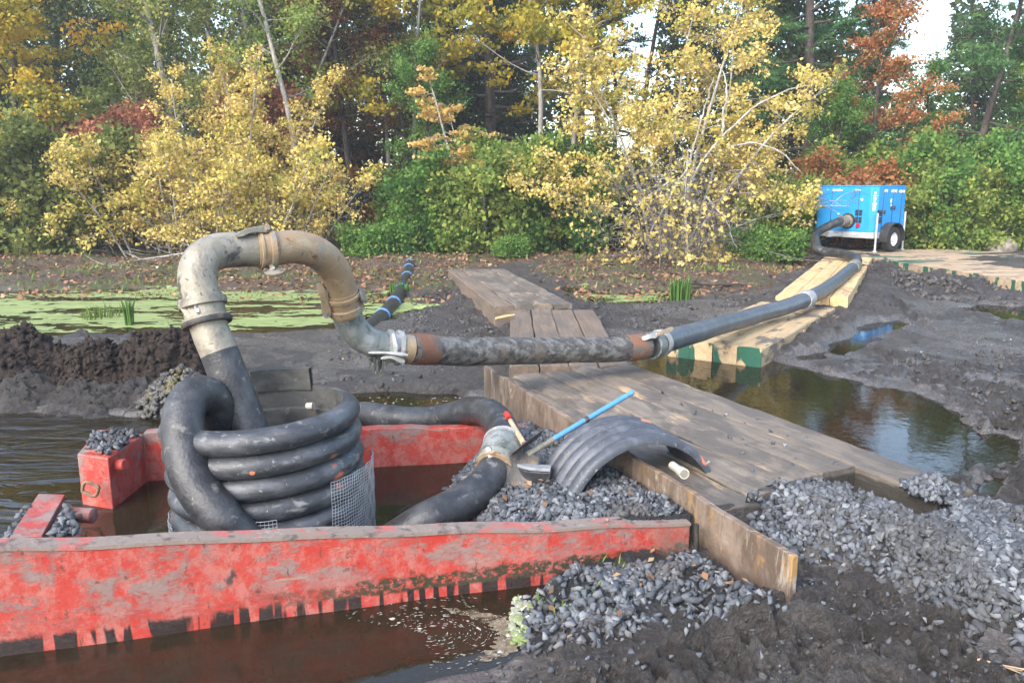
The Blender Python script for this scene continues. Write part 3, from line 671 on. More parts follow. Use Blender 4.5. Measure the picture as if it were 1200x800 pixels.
# stones caught on the posts
def stones_on(poly, z, n, size, label):
    P = np.array([p[:2] for p in poly]); lo, hi = P.min(0), P.max(0)
    x, y = g.uniform(lo[0], hi[0], n), g.uniform(lo[1], hi[1], n); k = poly_sd(x, y, P) > .012
    mb = MB(); stones(mb, np.stack([x[k], y[k], np.full(k.sum(), z) + g.uniform(0, .03, k.sum())], 1), size, g, .6, 1.2)
    tag(mb.build('gravel', M['stone_pale'], None, 0), label, 'gravel', kind='stuff')
stones_on([pz(-6, 632, .49), pz(9, 629, .49), pz(45, 578, .49), pz(28, 590, .49)], .462, 160, .05, 'strip of grey stones along the outer edge of the near red end post')
stones_on([pz(54, 627, .49), pz(95, 625, .49), pz(83, 586, .49), pz(77, 585, .49)], .462, 200, .05, 'triangle of grey stones lying beside the near red end post plate')
stones_on([pz(96, 528, .35), pz(128, 533, .35), pz(168, 508, .35), pz(150, 503, .35), pz(110, 507, .35)], .345, 330, .05, 'grey stones lying on top of the far red end post')

# ------------------------------------------------------------------ the rusty steel plate between box and mats
t = NT('rusty_plate_steel'); x, y, z = t.xyz()
c = t.mix(t.step(t.noise((5, 5, 2.2), 7, .7, .5), .38, .62), (.095, .066, .047), (.20, .15, .112))
c = t.mix(t.step(t.noise((7, 7, 2.0), 8, .72, .9, 3), .55, .66), c, (.31, .27, .22))
near_ = t.step(y, -.35, -1.5)
c = t.mix(t.mul(t.step(t.noise((6, 6, 4), 7, .7, 1.0, 5), .52, .62), t.math('ADD', t.mul(near_, .8), .1)), c, (.28, .16, .055))
c = t.mix(t.mul(t.step(t.noise((8, 8, 6), 6, .7, .6, 7), .58, .68), t.math('ADD', t.mul(near_, .7), .25)), c, (.085, .065, .055))
c = t.mix(t.step(t.math('ADD', z, t.mul(t.math('SUBTRACT', t.noise(4, 5), .5), .30)), .22, .06), c, (.065, .042, .03))
M['plate'] = t.pbr(c, .75, 0, t.bump(t.noise(30, 6), .006))
pm = (PL0 + PL1) / 2
plate = empty('steel_plate', (pm[0], pm[1], 0), 'long rusty steel plate standing on edge between the red box and the timber mats', 'steel plate')
wall_prism(PL1, PL0, -.038, 0, -.25, PL1[2], PL0[2]).build('plate', M['plate'], plate, 30, .005)
a = pd(816, 614, 3.90); mb = MB(); mb.tube([a, a + np.array((.005, 0, -.12)), a + np.array((.0, 0, -.4))], [.014, .013, .013], 10)
mb.build('edge_bar', M['dark_metal'], plate, 40)

# ------------------------------------------------------------------ corrugated plastic sump
SC = pz(315, 475, .78); TOPZ = .775
TILT = np.array(Matrix.Rotation(R(-3.2), 3, 'Y'))
sump = empty('corrugated_sump_pipe', (SC[0], SC[1], 0), 'upright black corrugated plastic pipe with hoses hanging in it, standing in the red box', 'corrugated pipe')
def corr_profile(z0, z1, r, bulge, pitch, n=14):
    zs = np.linspace(z0, z1, int(round((z1 - z0) / pitch)) * n + 1)
    ph = np.abs(np.sin(np.pi * (z1 - zs) / pitch)); return np.stack([r + bulge * ph ** .55, zs], 1)
t_spots = []
def on_sump(px, py):               # where a sight line meets the ridges
    d = ray(px, py); o_ = np.array((0, 0, CAMH)); a_ = d[0] ** 2 + d[1] ** 2; q = o_[:2] - SC[:2]; b_ = q @ d[:2]; c_ = q @ q - .54 ** 2
    s_ = (-b_ - math.sqrt(max(b_ * b_ - a_ * c_, 0))) / a_; return o_ + d * s_ - np.array((SC[0], SC[1], 0))
OR = (.60, .19, .10)
M['sump'] = weathered('scuffed_black_plastic', (.034, .036, .041), [((.075, .079, .088), (5, 5, 12), .42, .66), ((.17, .168, .16), (9, 9, 22), .55, .70), ((.17, .13, .09), (3, 3, 22), .62, .74), ((.22, .22, .23), 45, .62, .72)],
                      .42, .75, bump=(30, .004), spots=[(tuple(on_sump(*p)), r_, OR) for p, r_ in (((391, 486), .065), ((397, 541), .055), ((402, 563), .06), ((296, 555), .016))])
P0 = corr_profile(TOPZ - .124 * 9, TOPZ, .488, .056, .124)
mb = MB(); mb.lathe(P0, 96, M=TILT); mb.lathe([(.488, TOPZ), (.455, TOPZ + .004)], 96, M=TILT)
body = mb.build('corrugated_wall', M['sump'], None, 50); body.parent = sump
WL[body.name] = np.array((SC[0], SC[1], 0.))
mb = MB(); mb.lathe([(.455, TOPZ + .004), (.452, TOPZ - .13), (.435, TOPZ - .14), (.43, -.3)], 96, M=TILT)
o = mb.build('inner_liner', M['hdpe_in'], None, 40); o.parent = sump
mb = MB(); mb.lathe([(.44, TOPZ - .02), (.44, TOPZ + .115), (.468, TOPZ + .12), (.468, TOPZ - .0)], 20, R(66), R(114), M=TILT)
o = mb.build('raised_rim', M['hdpe_in'], None, 40); o.parent = sump
mb = MB(); mb.tube([np.array((.13, .32, TOPZ - .09)), np.array((.17, .31, TOPZ - .085))], .022, 12)
o = mb.build('float_cap', M['pvc'], None, 40); o.parent = sump
# galvanised wire mesh wrapped round it
wire = empty('wire_mesh', (SC[0], SC[1], 0), 'galvanised wire mesh wrapped round the lower part of the black corrugated pipe', 'wire mesh')
M['wire'] = weathered('galvanised_wire', (.50, .52, .54), [], .4, metal=.6)
def wire_panel(a0, a1, z0, z1, st=.019):
    mb = MB(); rr = .566
    na = max(int(rr * R(a1 - a0) / st), 2); nz = max(int((z1 - z0) / st), 2)
    for i in range(na + 1):
        a = R(a0) + R(a1 - a0) * i / na; zs = np.linspace(z0, z1, 8); w_ = .004 * np.sin(zs * 40 + i)
        mb.tube(np.stack([(rr + w_) * np.cos(a) + 0 * zs, (rr + w_) * np.sin(a), zs], 1), .0016, 4, False)
    A = np.linspace(R(a0), R(a1), na + 1)
    for k in range(nz + 1):
        z_ = z0 + (z1 - z0) * k / nz; w_ = .004 * np.sin(z_ * 40 + np.arange(na + 1))
        mb.tube(np.stack([(rr + w_) * np.cos(A), (rr + w_) * np.sin(A), np.full(len(A), z_)], 1), .0016, 4, False)
    o = mb.build('wire_panel', M['wire'], None, 0); o.parent = wire
wire_panel(-42, 14, -.05, .47); wire_panel(-106, -72, -.05, .33); wire_panel(-178, -140, -.05, .20)

# ------------------------------------------------------------------ suction pipe: riser, elbows, clamps
def tubepart(name, pts, rad, mat, par, n=40, k=28, sm=50):
    P = spline([pd(*p) for p in pts], n)
    mb = MB(); rad = rad if np.isscalar(rad) else np.interp(np.linspace(0, 1, n), np.linspace(0, 1, len(rad)), rad)
    mb.tube(P, rad, k); return mb.build(name, mat, par, sm)
base = pd(285, 495, 4.33)
pipe = empty('suction_pipe', (base[0], base[1], .4), 'stained steel gooseneck pipe rising out of the black corrugated pipe', 'pipe')
r0 = .106
tubepart('riser_hose', [(318, 575, 4.28), (297, 515, 4.32), (278, 466, 4.37), (257, 413, 4.42)], r0, M['hose'], pipe)
tubepart('riser_pipe', [(257.5, 414, 4.42), (249, 394, 4.44), (241, 372, 4.46)], r0 * .985, M['galv'], pipe)
def collar(a, b, rr, mat, par, lip=.012, rust=None):
    a, b = pd(*a), pd(*b); L = b - a
    q = [0, .10, .12, .24, .28, .60, .64, .88, .90, 1]; e = [.004, .004, lip, lip, .004, .004, lip * 1.15, lip * 1.15, .004, .004]
    mb = MB(); mb.tube([a + L * k for k in q], [rr + x for x in e], 32); return mb.build('coupling', mat, par, 30)
k1 = collar((243, 379, 4.455), (236, 347, 4.49), r0 * 1.04, M['galv'], pipe, .02)
mb = MB(); d1 = pd(243.5, 381, 4.452); d0 = pd(242, 375, 4.46); mb.tube([d0, (d0 + d1) / 2, d1], [.138, .142, .136], 32); mb.build('gasket_ring', M['dark_metal'], k1, 40)
tubepart('elbow', [(236.5, 350, 4.49), (231, 326, 4.53), (236, 306, 4.60), (252, 295.5, 4.70), (275, 292.5, 4.80), (306, 292, 4.90)], r0, M['galv'], pipe, 48)
k2 = collar((300, 292.5, 4.88), (322, 291.5, 4.94), r0 * 1.05, M['galv_tan'], pipe, .014)
tubepart('elbow', [(318, 291.5, 4.93), (345, 289.5, 5.05), (368, 294.5, 5.17), (386, 308, 5.29), (396, 326, 5.38), (402, 347, 5.45)], r0 * .99, M['galv_tan'], pipe, 48)
k3 = collar((400, 341, 5.43), (406, 366, 5.50), r0 * 1.06, M['galv_tan'], pipe, .016)
tubepart('elbow', [(405.5, 364, 5.49), (411, 380, 5.53), (422, 393, 5.57), (438, 402, 5.60), (458, 406.5, 5.64)], [r0, r0, r0, r0 * .97, r0 * .93], M['galv_green'], pipe, 40)
k4 = collar((452, 405.5, 5.63), (471, 408, 5.68), r0 * 1.01, M['pale_metal'], pipe, .02)
tubepart('flange', [(469, 408, 5.67), (481, 409.2, 5.71)], r0 * 1.03, M['galv_tan'], pipe, 4)
def lever(pts, w, th, mat, par, name='clamp_lever'):
    P = spline([pd(*p) for p in pts], 14); T = np.gradient(P, axis=0); T /= np.linalg.norm(T, axis=1)[:, None]
    view = P - np.array((0, 0, CAMH)); view /= np.linalg.norm(view, axis=1)[:, None]
    B = np.cross(T, view); B /= np.linalg.norm(B, axis=1)[:, None]
    ws = w * np.interp(np.linspace(0, 1, 14), [0, .15, .5, .85, 1], [.35, .8, .75, 1.1, .6])[:, None]
    V = np.stack([P - B * ws - view * th, P + B * ws - view * th, P + B * ws + view * th, P - B * ws + view * th], 1).reshape(-1, 3)
    F = [(i * 4 + k, i * 4 + 4 + k, i * 4 + 4 + (k + 1) % 4, i * 4 + (k + 1) % 4) for i in range(13) for k in range(4)] + [(3, 2, 1, 0), (52, 53, 54, 55)]
    mb = MB(); mb.add(V, F); return mb.build(name, mat, par, 40, .004)
lever([(277, 277, 4.74), (293, 270, 4.80), (308, 268.5, 4.86), (318, 267, 4.90)], .022, .03, M['galv'], k2)
lever([(308, 272, 4.86), (311, 268, 4.86), (316, 265, 4.88)], .02, .02, M['galv_tan'], k2)
mb = MB(); q = pd(322, 318.5, 4.84); mb.lathe([(.001, -.012), (.05, -.014), (.064, -.004), (.066, .008), (.03, .016), (.001, .016)], 24, M=np.array(Matrix.Rotation(R(14), 3, 'X')), o=q); mb.build('clamp_foot', M['galv'], k2, 40)
lever([(316, 308, 4.87), (320, 316, 4.84)], .018, .018, M['galv_tan'], k2)
lever([(373, 330, 5.34), (378, 344, 5.34), (381, 358, 5.36), (384, 373, 5.38)], .03, .022, M['galv_tan'], k3)
lever([(381, 338, 5.36), (383, 356, 5.37), (386, 368, 5.40)], .022, .03, M['galv_tan'], k3)
mb = MB(); q = pd(425, 346, 5.46); mb.lathe([(.001, -.012), (.05, -.012), (.062, 0), (.05, .012), (.001, .012)], 24, M=np.array(Matrix.Rotation(R(68), 3, 'Y')), o=q); mb.build('clamp_foot', M['galv'], k3, 40)
lever([(209, 350, 4.42), (214, 360, 4.40), (222, 370, 4.38), (228, 377, 4.37)], .022, .018, M['galv'], k1)
lever([(226, 347, 4.40), (229, 356, 4.38), (232, 366, 4.36)], .014, .014, M['pale_metal'], k1)
lever([(212, 362, 4.41), (222, 361, 4.38), (231, 360, 4.37)], .010, .012, M['dark_metal'], k1)
lever([(431, 413.5, 5.50), (445, 413, 5.49), (462, 414, 5.5), (478, 416, 5.53)], .013, .016, M['pale_metal'], k4)
lever([(446, 420, 5.52), (458, 418, 5.52), (474, 424, 5.55)], .018, .016, M['pale_metal'], k4)
lever([(460, 389, 5.56), (463, 402, 5.53), (464, 412, 5.52)], .018, .016, M['pale_metal'], k4)
# water leaking from the last clamp
t = NT('leaking_water')
gl = t.node('ShaderNodeBsdfGlass'); gl.inputs['IOR'].default_value = 1.33; gl.inputs['Roughness'].default_value = .25; gl.inputs[0].default_value = (.85, .85, .83, 1)
t.t.links.new(gl.outputs[0], t.out.inputs[0])
mb = MB()
for i in range(13):
    px = 433 + i * 1.6 + rnd.uniform(-1.5, 1.5); y0 = 418 + rnd.uniform(-2, 3); L = rnd.uniform(8, 26) if i > 3 else rnd.uniform(4, 12)
    a, b = pd(px, y0, 5.53), pd(px + rnd.uniform(-1.5, 1.5), y0 + L, 5.53)
    w_ = rnd.uniform(.005, .013); mb.tube([a + (b - a) * k for k in (0, .15, .4, .7, .9, 1)], [w_ * .4, w_, w_ * 1.2, w_ * .8, w_ * .9, w_ * .2], 8)
tag(mb.build('leaking_water', t.m, None, 60), 'water splashing out under the pale clamp at the end of the gooseneck', 'water', kind='stuff')

# ------------------------------------------------------------------ discharge hoses to the pump
def hose(name, label, pts, rad, mat, n=90, group=None):
    P = spline([pd(*p) for p in pts], n); e = empty(name, (*P[0][:2], P[0][2]), label, 'hose', group)
    mb = MB(); wob = 1 + .004 * np.sin(np.arange(n) * .9) + .006 * np.sin(np.arange(n) * .37)
    rr = np.interp(np.linspace(0, 1, n), np.linspace(0, 1, len(rad)), rad) * wob
    P[:, 2] += .003 * np.sin(np.arange(n) * .23)
    mb.tube(P, rr, 28); mb.build('hose_tube', mat, e, 60); return e, P
def cuff(par, P, i0, i1, r_, mat, name='cuff', bulge=.012):
    q = P[i0:i1 + 1]; n = len(q)
    prof = r_ + bulge * np.sin(np.linspace(0, np.pi, n)) ** .5 if n > 3 else np.full(n, r_)
    mb = MB(); mb.tube(q, prof, 28); return mb.build(name, mat, par, 50)
h1, P = hose('discharge_hose', 'mud smeared grey hose stretching from the gooseneck across the timber mats',
          [(478, 408.8, 5.70), (500, 410, 5.85), (540, 411.5, 6.08), (580, 411.6, 6.28), (620, 410.8, 6.48), (660, 410.3, 6.68), (700, 409.6, 6.88), (730, 408.3, 7.02), (758, 406, 7.14)], [.109, .113, .112, .114, .112, .113, .114, .112], M['muddy_hose'])
cuff(h1, P, 1, 9, .115, M['rust_cuff'], bulge=.004); cuff(h1, P, 81, 88, .117, M['rust_cuff'], bulge=.004)
h2, P = hose('discharge_hose', 'blue grey hose running from the second clamp over the pool to the fresh timbers',
          [(762, 405.4, 7.16), (790, 397, 7.55), (820, 388, 8.15), (850, 379.5, 8.95), (880, 371, 9.72), (912, 362, 10.4), (945, 351, 11.05)], [.108, .108, .107, .106, .106], M['blue_hose'])
k = cuff(h2, P, 0, 2, .124, M['galv_green'], 'coupling', .012); cuff(h2, P, 3, 4, .128, M['pale_metal'], 'coupling', .004)
lever([(751, 396, 7.05), (764, 393, 7.08), (775, 390, 7.1), (789, 384.5, 7.25)], .022, .02, M['galv_tan'], k)
lever([(752, 397.5, 7.02), (762, 394, 7.03), (770, 392, 7.08)], .028, .018, M['pale_metal'], k)
h3, P = hose('discharge_hose', 'grey hose lying along the fresh yellow timbers below the pump',
          [(941, 352.4, 10.97), (960, 343, 11.9), (975, 333.5, 12.95), (988, 323, 14.2), (997, 315.5, 15.3), (1003, 310.5, 16.1)], [.106, .105, .106, .108], M['blue_hose'])
cuff(h3, P, 0, 5, .122, M['pale_metal'], 'coupling'); cuff(h3, P, 80, 88, .122, M['galv'], 'coupling')
# ------------------------------------------------------------------ flexible hoses in the box
ha, P = hose('flexible_hose', 'thick black hose looping over the left rim of the corrugated pipe into the red box',
     [(262, 545, 4.40), (262, 510, 4.36), (258, 485, 4.30), (246, 467, 4.22), (230, 463, 4.12), (217, 477, 4.02), (214, 505, 3.92), (219, 540, 3.83), (234, 575, 3.76), (258, 605, 3.70), (300, 650, 3.72)], [.105] * 4, M['hose'], 110)
hb, P = hose('flexible_hose', 'black hose with a silver coupling curving over the far red wall onto the gravel',
     [(380, 490, 6.5), (425, 484, 6.2), (455, 489, 6.05), (490, 492, 5.95), (525, 487, 5.82), (552, 481, 5.62), (573, 484, 5.36), (587, 498, 5.08), (590, 520, 4.82), (581, 547, 4.62), (562, 573, 4.42), (535, 592, 4.26), (500, 610, 4.12), (450, 640, 4.1)], [.09, .095, .102, .102, .102, .104, .105, .105, .105], M['hose'], 130)
dd = np.array([abs(q[1] - 4.72) + (q[0] > .3) for q in P]); i_ = int(np.argmin(dd))
k = cuff(hb, P, i_ - 4, i_ + 4, .112, M['galv_green'], 'coupling', .02)
for j, (r_, m_) in ((-4, (.132, 'pale_metal')), (1, (.134, 'galv_green')), (4, (.128, 'galv_tan'))):
    q = P[i_ + j:i_ + j + 2]; mb = MB(); mb.tube(q, r_, 28); mb.build('clamp_ring', M[m_], k, 40)
lever([(571, 523, 4.62), (575, 533, 4.58), (579, 543, 4.56)], .022, .016, M['pale_metal'], k)
lever([(574, 536, 4.57), (579, 545, 4.55), (583, 552, 4.55)], .012, .014, M['rust_cuff'], k)
# ribbed hose on the leaf litter
hc, P = hose('drain_hose', 'black hose with blue bands winding over the leaf litter to the trees',
     [(425, 392, 10.6), (440, 378, 11.5), (452, 366, 12.4), (462, 354, 13.4), (469, 342, 14.6), (474, 331, 15.9), (478, 322, 17.1), (479, 315, 18.3), (480, 309, 19.4), (482, 303, 20.6)], [.115] * 4, M['hdpe'], 100)
for i in (14, 26, 42, 60, 76, 86): cuff(hc, P, i, i + 1, .122, M['blue_band'], 'band')

# ------------------------------------------------------------------ cut pieces and tools on the gravel
LFt, RFt = pz(669, 581, .27), None
ch = np.array((.93, .33, .07)); ch /= np.linalg.norm(ch)
ax = np.array((-.36, .92, .02)); ax -= ch * (ax @ ch); ax /= np.linalg.norm(ax)
up = np.cross(ch, ax); up = up if up[2] > 0 else -up
c_len, rise = .92, .265; rad = (c_len / 2) ** 2 / (2 * rise) + rise / 2
cen = LFt + ch * c_len / 2 + up * (rise - rad)
half = math.asin(min(c_len / 2 / rad, 1))
zs = np.linspace(0, .44, 70); prof = [(rad - .036 + .036 * abs(math.sin(math.pi * z_ / .094)) ** .5, z_) for z_ in zs] + [(rad - .05, .44), (rad - .05, 0)]
fr = np.stack([ch, up, ax], 1)
mb = MB(); k = 40; A = np.linspace(math.pi / 2 + half, math.pi / 2 - half - .12, k + 1); m_ = len(prof)
V = np.array([[r_ * math.cos(a), r_ * math.sin(a), z_] for a in A for r_, z_ in prof]) @ fr.T + cen
F = [(i * m_ + j, i * m_ + (j + 1) % m_, (i + 1) * m_ + (j + 1) % m_, (i + 1) * m_ + j) for i in range(k) for j in range(m_)]
F += [tuple(range(m_))[::-1], tuple(range(k * m_, k * m_ + m_))]
mb.add(V, F)
Wl = lambda a, r_, z_: tuple(np.array((r_ * math.cos(a), r_ * math.sin(a), z_)) @ fr.T + cen - LFt)
M['cut'] = weathered('grey_scuffed_plastic', (.050, .055, .066), [((.095, .102, .118), 7, .42, .68), ((.03, .032, .038), 11, .56, .7), ((.19, .19, .19), 30, .60, .72)], .45, .7, bump=(40, .003),
     spots=[(Wl(R(62), rad, .40), .05, OR), (Wl(R(36), rad, .03), .05, OR)])
e = empty('cut_pipe_piece', LFt, 'arched grey piece cut from a ribbed plastic pipe, resting on the rusty plate', 'pipe piece')
mb.build('ribbed_shell', M['cut'], e, 50)
for a in (R(26), R(19)):
    q = np.array((rad * math.cos(a), rad * math.sin(a), .10)) @ fr.T + cen; q2 = np.array(((rad + .04) * math.cos(a), (rad + .04) * math.sin(a), .10)) @ fr.T + cen
    mb = MB(); mb.rod(q, q2, .007, 8); mb.build('bolt', M['pale_metal'], e, 40)
# short offcut with a pale top
a, b, c_ = pz(602, 542, .32), pz(622, 549, .33), pz(646, 551, .33)
Pm = spline([a, b, c_], 16); T = np.gradient(Pm, axis=0); T /= np.linalg.norm(T, axis=1)[:, None]; N_ = np.stack([-T[:, 1], T[:, 0], 0 * T[:, 0]], 1)
e = empty('pipe_offcut', Pm[0], 'short curved plastic offcut with a pale top, beside the silver hose coupling', 'offcut')
V = np.stack([Pm - N_ * .04 + (0, 0, -.10), Pm + N_ * .04 + (0, 0, -.10), Pm + N_ * .04 + (0, 0, .0), Pm - N_ * .04 + (0, 0, .0)], 1).reshape(-1, 3)
q4 = lambda n: [(i * 4 + k, i * 4 + 4 + k, i * 4 + 4 + (k + 1) % 4, i * 4 + (k + 1) % 4) for i in range(n - 1) for k in range(4)] + [(3, 2, 1, 0), tuple(n * 4 - 4 + k for k in range(4))]
MB().add(V, q4(16)).build('black_body', M['hdpe'], e, 40, .006)
V = np.stack([Pm - N_ * .042 + (0, 0, .002), Pm + N_ * .042 + (0, 0, .002), Pm + N_ * .038 + (0, 0, .022), Pm - N_ * .038 + (0, 0, .022)], 1).reshape(-1, 3)
MB().add(V, q4(16)).build('pale_top', weathered('dusty_plastic', (.20, .21, .225), [((.13, .13, .14), 12, .5, .7)], .7), e, 40, .006)
# blue handled shovel leaning over the plate
a, b = pd(742, 459, 5.02), pd(617, 533, 4.58)
sh = empty('blue_shovel', b, 'shovel with a long blue handle leaning over the rusty plate', 'shovel')
mb = MB(); mb.tube([b + (a - b) * k for k in (.22, .6, .97, .985, 1)], [.017, .0175, .017, .019, .014], 14); mb.build('handle', M['blue_paint'], sh, 40)
mb = MB(); mb.tube([b + (a - b) * k for k in (.0, .05, .21, .235)], [.024, .021, .019, .0185], 14); mb.build('ferrule', M['galv'], sh, 40)
mb = MB(); mb.tube([b + (a - b) * k for k in (.525, .535, .55, .56)], [.018, .021, .021, .018], 14); mb.build('tape', M['dark_metal'], sh, 40)
def blade(root, tip, width, nrm_, mat, par, dish=.02, n=8, m=8):
    d = tip - root; nrm_ = np.array(nrm_, float); s_ = np.cross(d, nrm_); s_ /= np.linalg.norm(s_); nn = np.cross(s_, d); nn /= np.linalg.norm(nn)
    V = []
    for lay in (0, 1):
        for i in range(n + 1):
            u = i / n; w_ = width / 2 * (.75 + .25 * min(1, u * 4)) * math.sqrt(max(1 - max(0, (u - .6) / .4) ** 2 * .85, 0.02))
            for j in range(m + 1):
                v_ = j / m * 2 - 1; V.append(root + d * u + s_ * w_ * v_ + nn * (dish * v_ * v_ + (.004 if lay else 0)))
    K = (n + 1) * (m + 1); F = []
    for i in range(n):
        for j in range(m):
            q = (i * (m + 1) + j, i * (m + 1) + j + 1, (i + 1) * (m + 1) + j + 1, (i + 1) * (m + 1) + j); F += [q[::-1], tuple(x + K for x in q)]
    rim = [j for j in range(m + 1)] + [i * (m + 1) + m for i in range(1, n + 1)] + [n * (m + 1) + j for j in range(m - 1, -1, -1)] + [i * (m + 1) for i in range(n - 1, 0, -1)]
    F += [(rim[i], rim[(i + 1) % len(rim)], rim[(i + 1) % len(rim)] + K, rim[i] + K) for i in range(len(rim))]
    return MB().add(V, F).build('blade', mat, par, 50)
dirn = (b - a) / np.linalg.norm(b - a)
blade(b - dirn * .02, b + np.array((-.10, -.13, -.20)), .19, (.2, -.3, 1), M['dark_metal'], sh)
# second shovel, short handle with a red grip
a, b = pd(593, 484, 5.0), pd(614, 520, 4.66)
sh = empty('wooden_shovel', b, 'wooden handled shovel with a red grip and black blade lying beside the hose coupling', 'shovel')
mb = MB(); mb.tube([a + (b - a) * k for k in (.25, .6, 1.0)], [.015, .017, .019], 14); mb.build('handle', M['wood_handle'], sh, 40)
mb = MB(); mb.tube([a + (b - a) * k for k in (0, .04, .12, .16)], [.016, .020, .019, .016], 14); mb.build('grip', M['red_grip'], sh, 40)
blade(pd(633, 510, 4.66), pd(600, 534, 4.5), .14, (-.25, .6, .75), M['dark_metal'], sh, .008)
# white plastic pipe stub under the arched piece
a, b = pd(788, 545, 4.36), pd(802, 555, 4.18)
e = empty('pvc_pipe_stub', b, 'short white plastic pipe lying on the rusty plate under the arched piece', 'pipe stub')
d = (b - a); w_ = np.linalg.norm(d)
mb = MB(); mb.tube([a, b - d * .28, b - d * .27, b, b, b - d * .4], [.024, .024, .030, .030, .023, .023], 24, False); mb.build('pipe', M['pvc'], e, 30)

# ------------------------------------------------------------------ timber mats
def beam_mesh(x0, x1, y0, y1, z0, z1, seed, n=30):
    gg = np.random.default_rng(seed); b = .014
    sec = [(y0 + b, z0), (y1 - b, z0), (y1, z0 + b), (y1, z1 - b), (y1 - b, z1), ((y0 + y1) / 2, z1 + .004), (y0 + b, z1), (y0, z1 - b), (y0, z0 + b)]
    m = len(sec); xs = np.linspace(x0, x1, n + 1); V = []
    for x in xs:
        for j, (y, z) in enumerate(sec):
            V.append((x, y, z))
    V = np.array(V); k = seed * 3.1
    V[:, 1] += .022 * (fbm(V[:, 0] * 1.6 + k, V[:, 2] * 3 + k + V[:, 1] * 2, seed, 3) - .5)
    V[:, 2] += .030 * (fbm(V[:, 0] * 1.1 + k, V[:, 1] * 6 + k, seed + 5, 3) - .5) + .012 * (fbm(V[:, 0] * 9, V[:, 1] * 14 + k, seed + 6, 2) - .5)
    F = [(i * m + j, i * m + (j + 1) % m, (i + 1) * m + (j + 1) % m, (i + 1) * m + j) for i in range(n) for j in range(m)]
    F = [q[::-1] for q in F] + [tuple(range(m)), tuple(range(n * m, n * m + m))[::-1]]
    return MB().add(V, F)
def timber_mat(c, d, beams, z0, z1, mat, label, group=None, seed=1):
    """c: plan centre; d: direction of the beams; beams: (x0, x1, y0, y1) in the mat's own axes"""
    ang = math.atan2(d[1], d[0]); e = empty('timber_mat', (c[0], c[1], 0), label, 'timber mat', group, ang)
    WLs = WL[e.name]; WL[e.name] = np.zeros(3)
    for i, (x0, x1, y0, y1) in enumerate(beams):
        gg = random.Random(seed * 31 + i); dz = gg.uniform(-.012, .012); mm = mat[i % len(mat)] if isinstance(mat, list) else mat
        beam_mesh(x0, x1, y0 + .004, y1 - .004, z0 + dz, z1 + dz, seed * 10 + i).build('timber', mm, e, 35)
    return e
def unit(v): v = np.array(v[:2], float); return v / np.linalg.norm(v)
u = unit(PL1 - PL0); v = np.array((-u[1], u[0])); org = PL0[:2] + v * .055 - u * .05; hl = 1.75
cM = org + u * hl + v * .78
Bm = [(-hl - .1, 3.06 - hl, .74, .46), (-hl - .16, 2.98 - hl, .46, .15), (-hl - .1, 2.90 - hl, .15, -.15), (-hl - .14, 2.90 - hl, -.15, -.43), (-hl - .05, 3.46 - hl, -.43, -.78)]
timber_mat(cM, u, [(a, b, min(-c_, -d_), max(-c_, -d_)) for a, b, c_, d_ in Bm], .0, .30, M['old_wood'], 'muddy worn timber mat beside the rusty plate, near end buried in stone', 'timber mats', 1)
timber_mat((.55, 9.2), (0.0, 1), [(-1.75, 1.72 + .06 * i, -.585 + .29 * i, -.295 + .29 * i) for i in range(4)], -.02, .28, M['old_wood2'], 'brown timber mat in the middle, crossed by the muddy hose at its near end', 'timber mats', 2)
d3 = unit((-.95, 4.4))
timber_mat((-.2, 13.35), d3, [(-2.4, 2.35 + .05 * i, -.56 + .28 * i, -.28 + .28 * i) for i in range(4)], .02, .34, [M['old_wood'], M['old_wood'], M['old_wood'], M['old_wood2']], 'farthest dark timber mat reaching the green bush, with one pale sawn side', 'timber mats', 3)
dA = unit((.447, .895)); pA = np.array((dA[1], -dA[0]))
timber_mat(np.array((4.62, 12.15)) + dA * 3.8, dA, [(-3.8, 3.8, -.53 + .265 * i, -.265 + .265 * i) for i in range(4)], .0, .30, M['fresh_wood'], 'fresh yellow timber mat carrying the grey hose up to the pump', 'timber mats', 4)
dB = unit((.56, .83)); pB = np.array((dB[1], -dB[0]))
timber_mat(np.array((2.3, 8.9)) + dB * 1.8, dB, [(-1.8, 1.8, -.56 + .28 * i, -.28 + .28 * i) for i in range(4)], -.08, .21, M['fresh_wood2'], 'pale timber mat with green end paint where the hose comes over the pool', 'timber mats', 5)
dW = unit((.99, .138)); ds = np.array((.138, -.99))
M['fresh_far'] = wood('pale_mat_wood', (.30, .21, .13), (.38, .28, .18), (.42, .32, .22), (.10, .08, .065), .50, .62, 1.6, (.014, .075, .045))
names5 = ['nearest of the pale mats with green painted ends along the right edge of the mud', 'second nearest pale mat with green painted ends on the right', 'third pale mat with green painted ends, right of the pump trailer wheel', 'pale mat with green painted ends just in front of the blue pump trailer', 'pale mat under the front of the blue pump trailer', 'pale mat under the back of the blue pump trailer']
for i in range(6):
    L5 = 1.6 if i < 3 else 4.0
    c5 = np.array((9.13, 13.9)) - ds * (1.17 * i + .6) + dW * L5 / 2
    timber_mat(c5, dW, [(-L5 / 2 + rnd.uniform(-.015, .015), L5 / 2, -.58 + .29 * k, -.29 + .29 * k) for k in range(4)], .0, .30, M['fresh_far'], names5[i], 'pale timber mats under the pump', 6 + i)
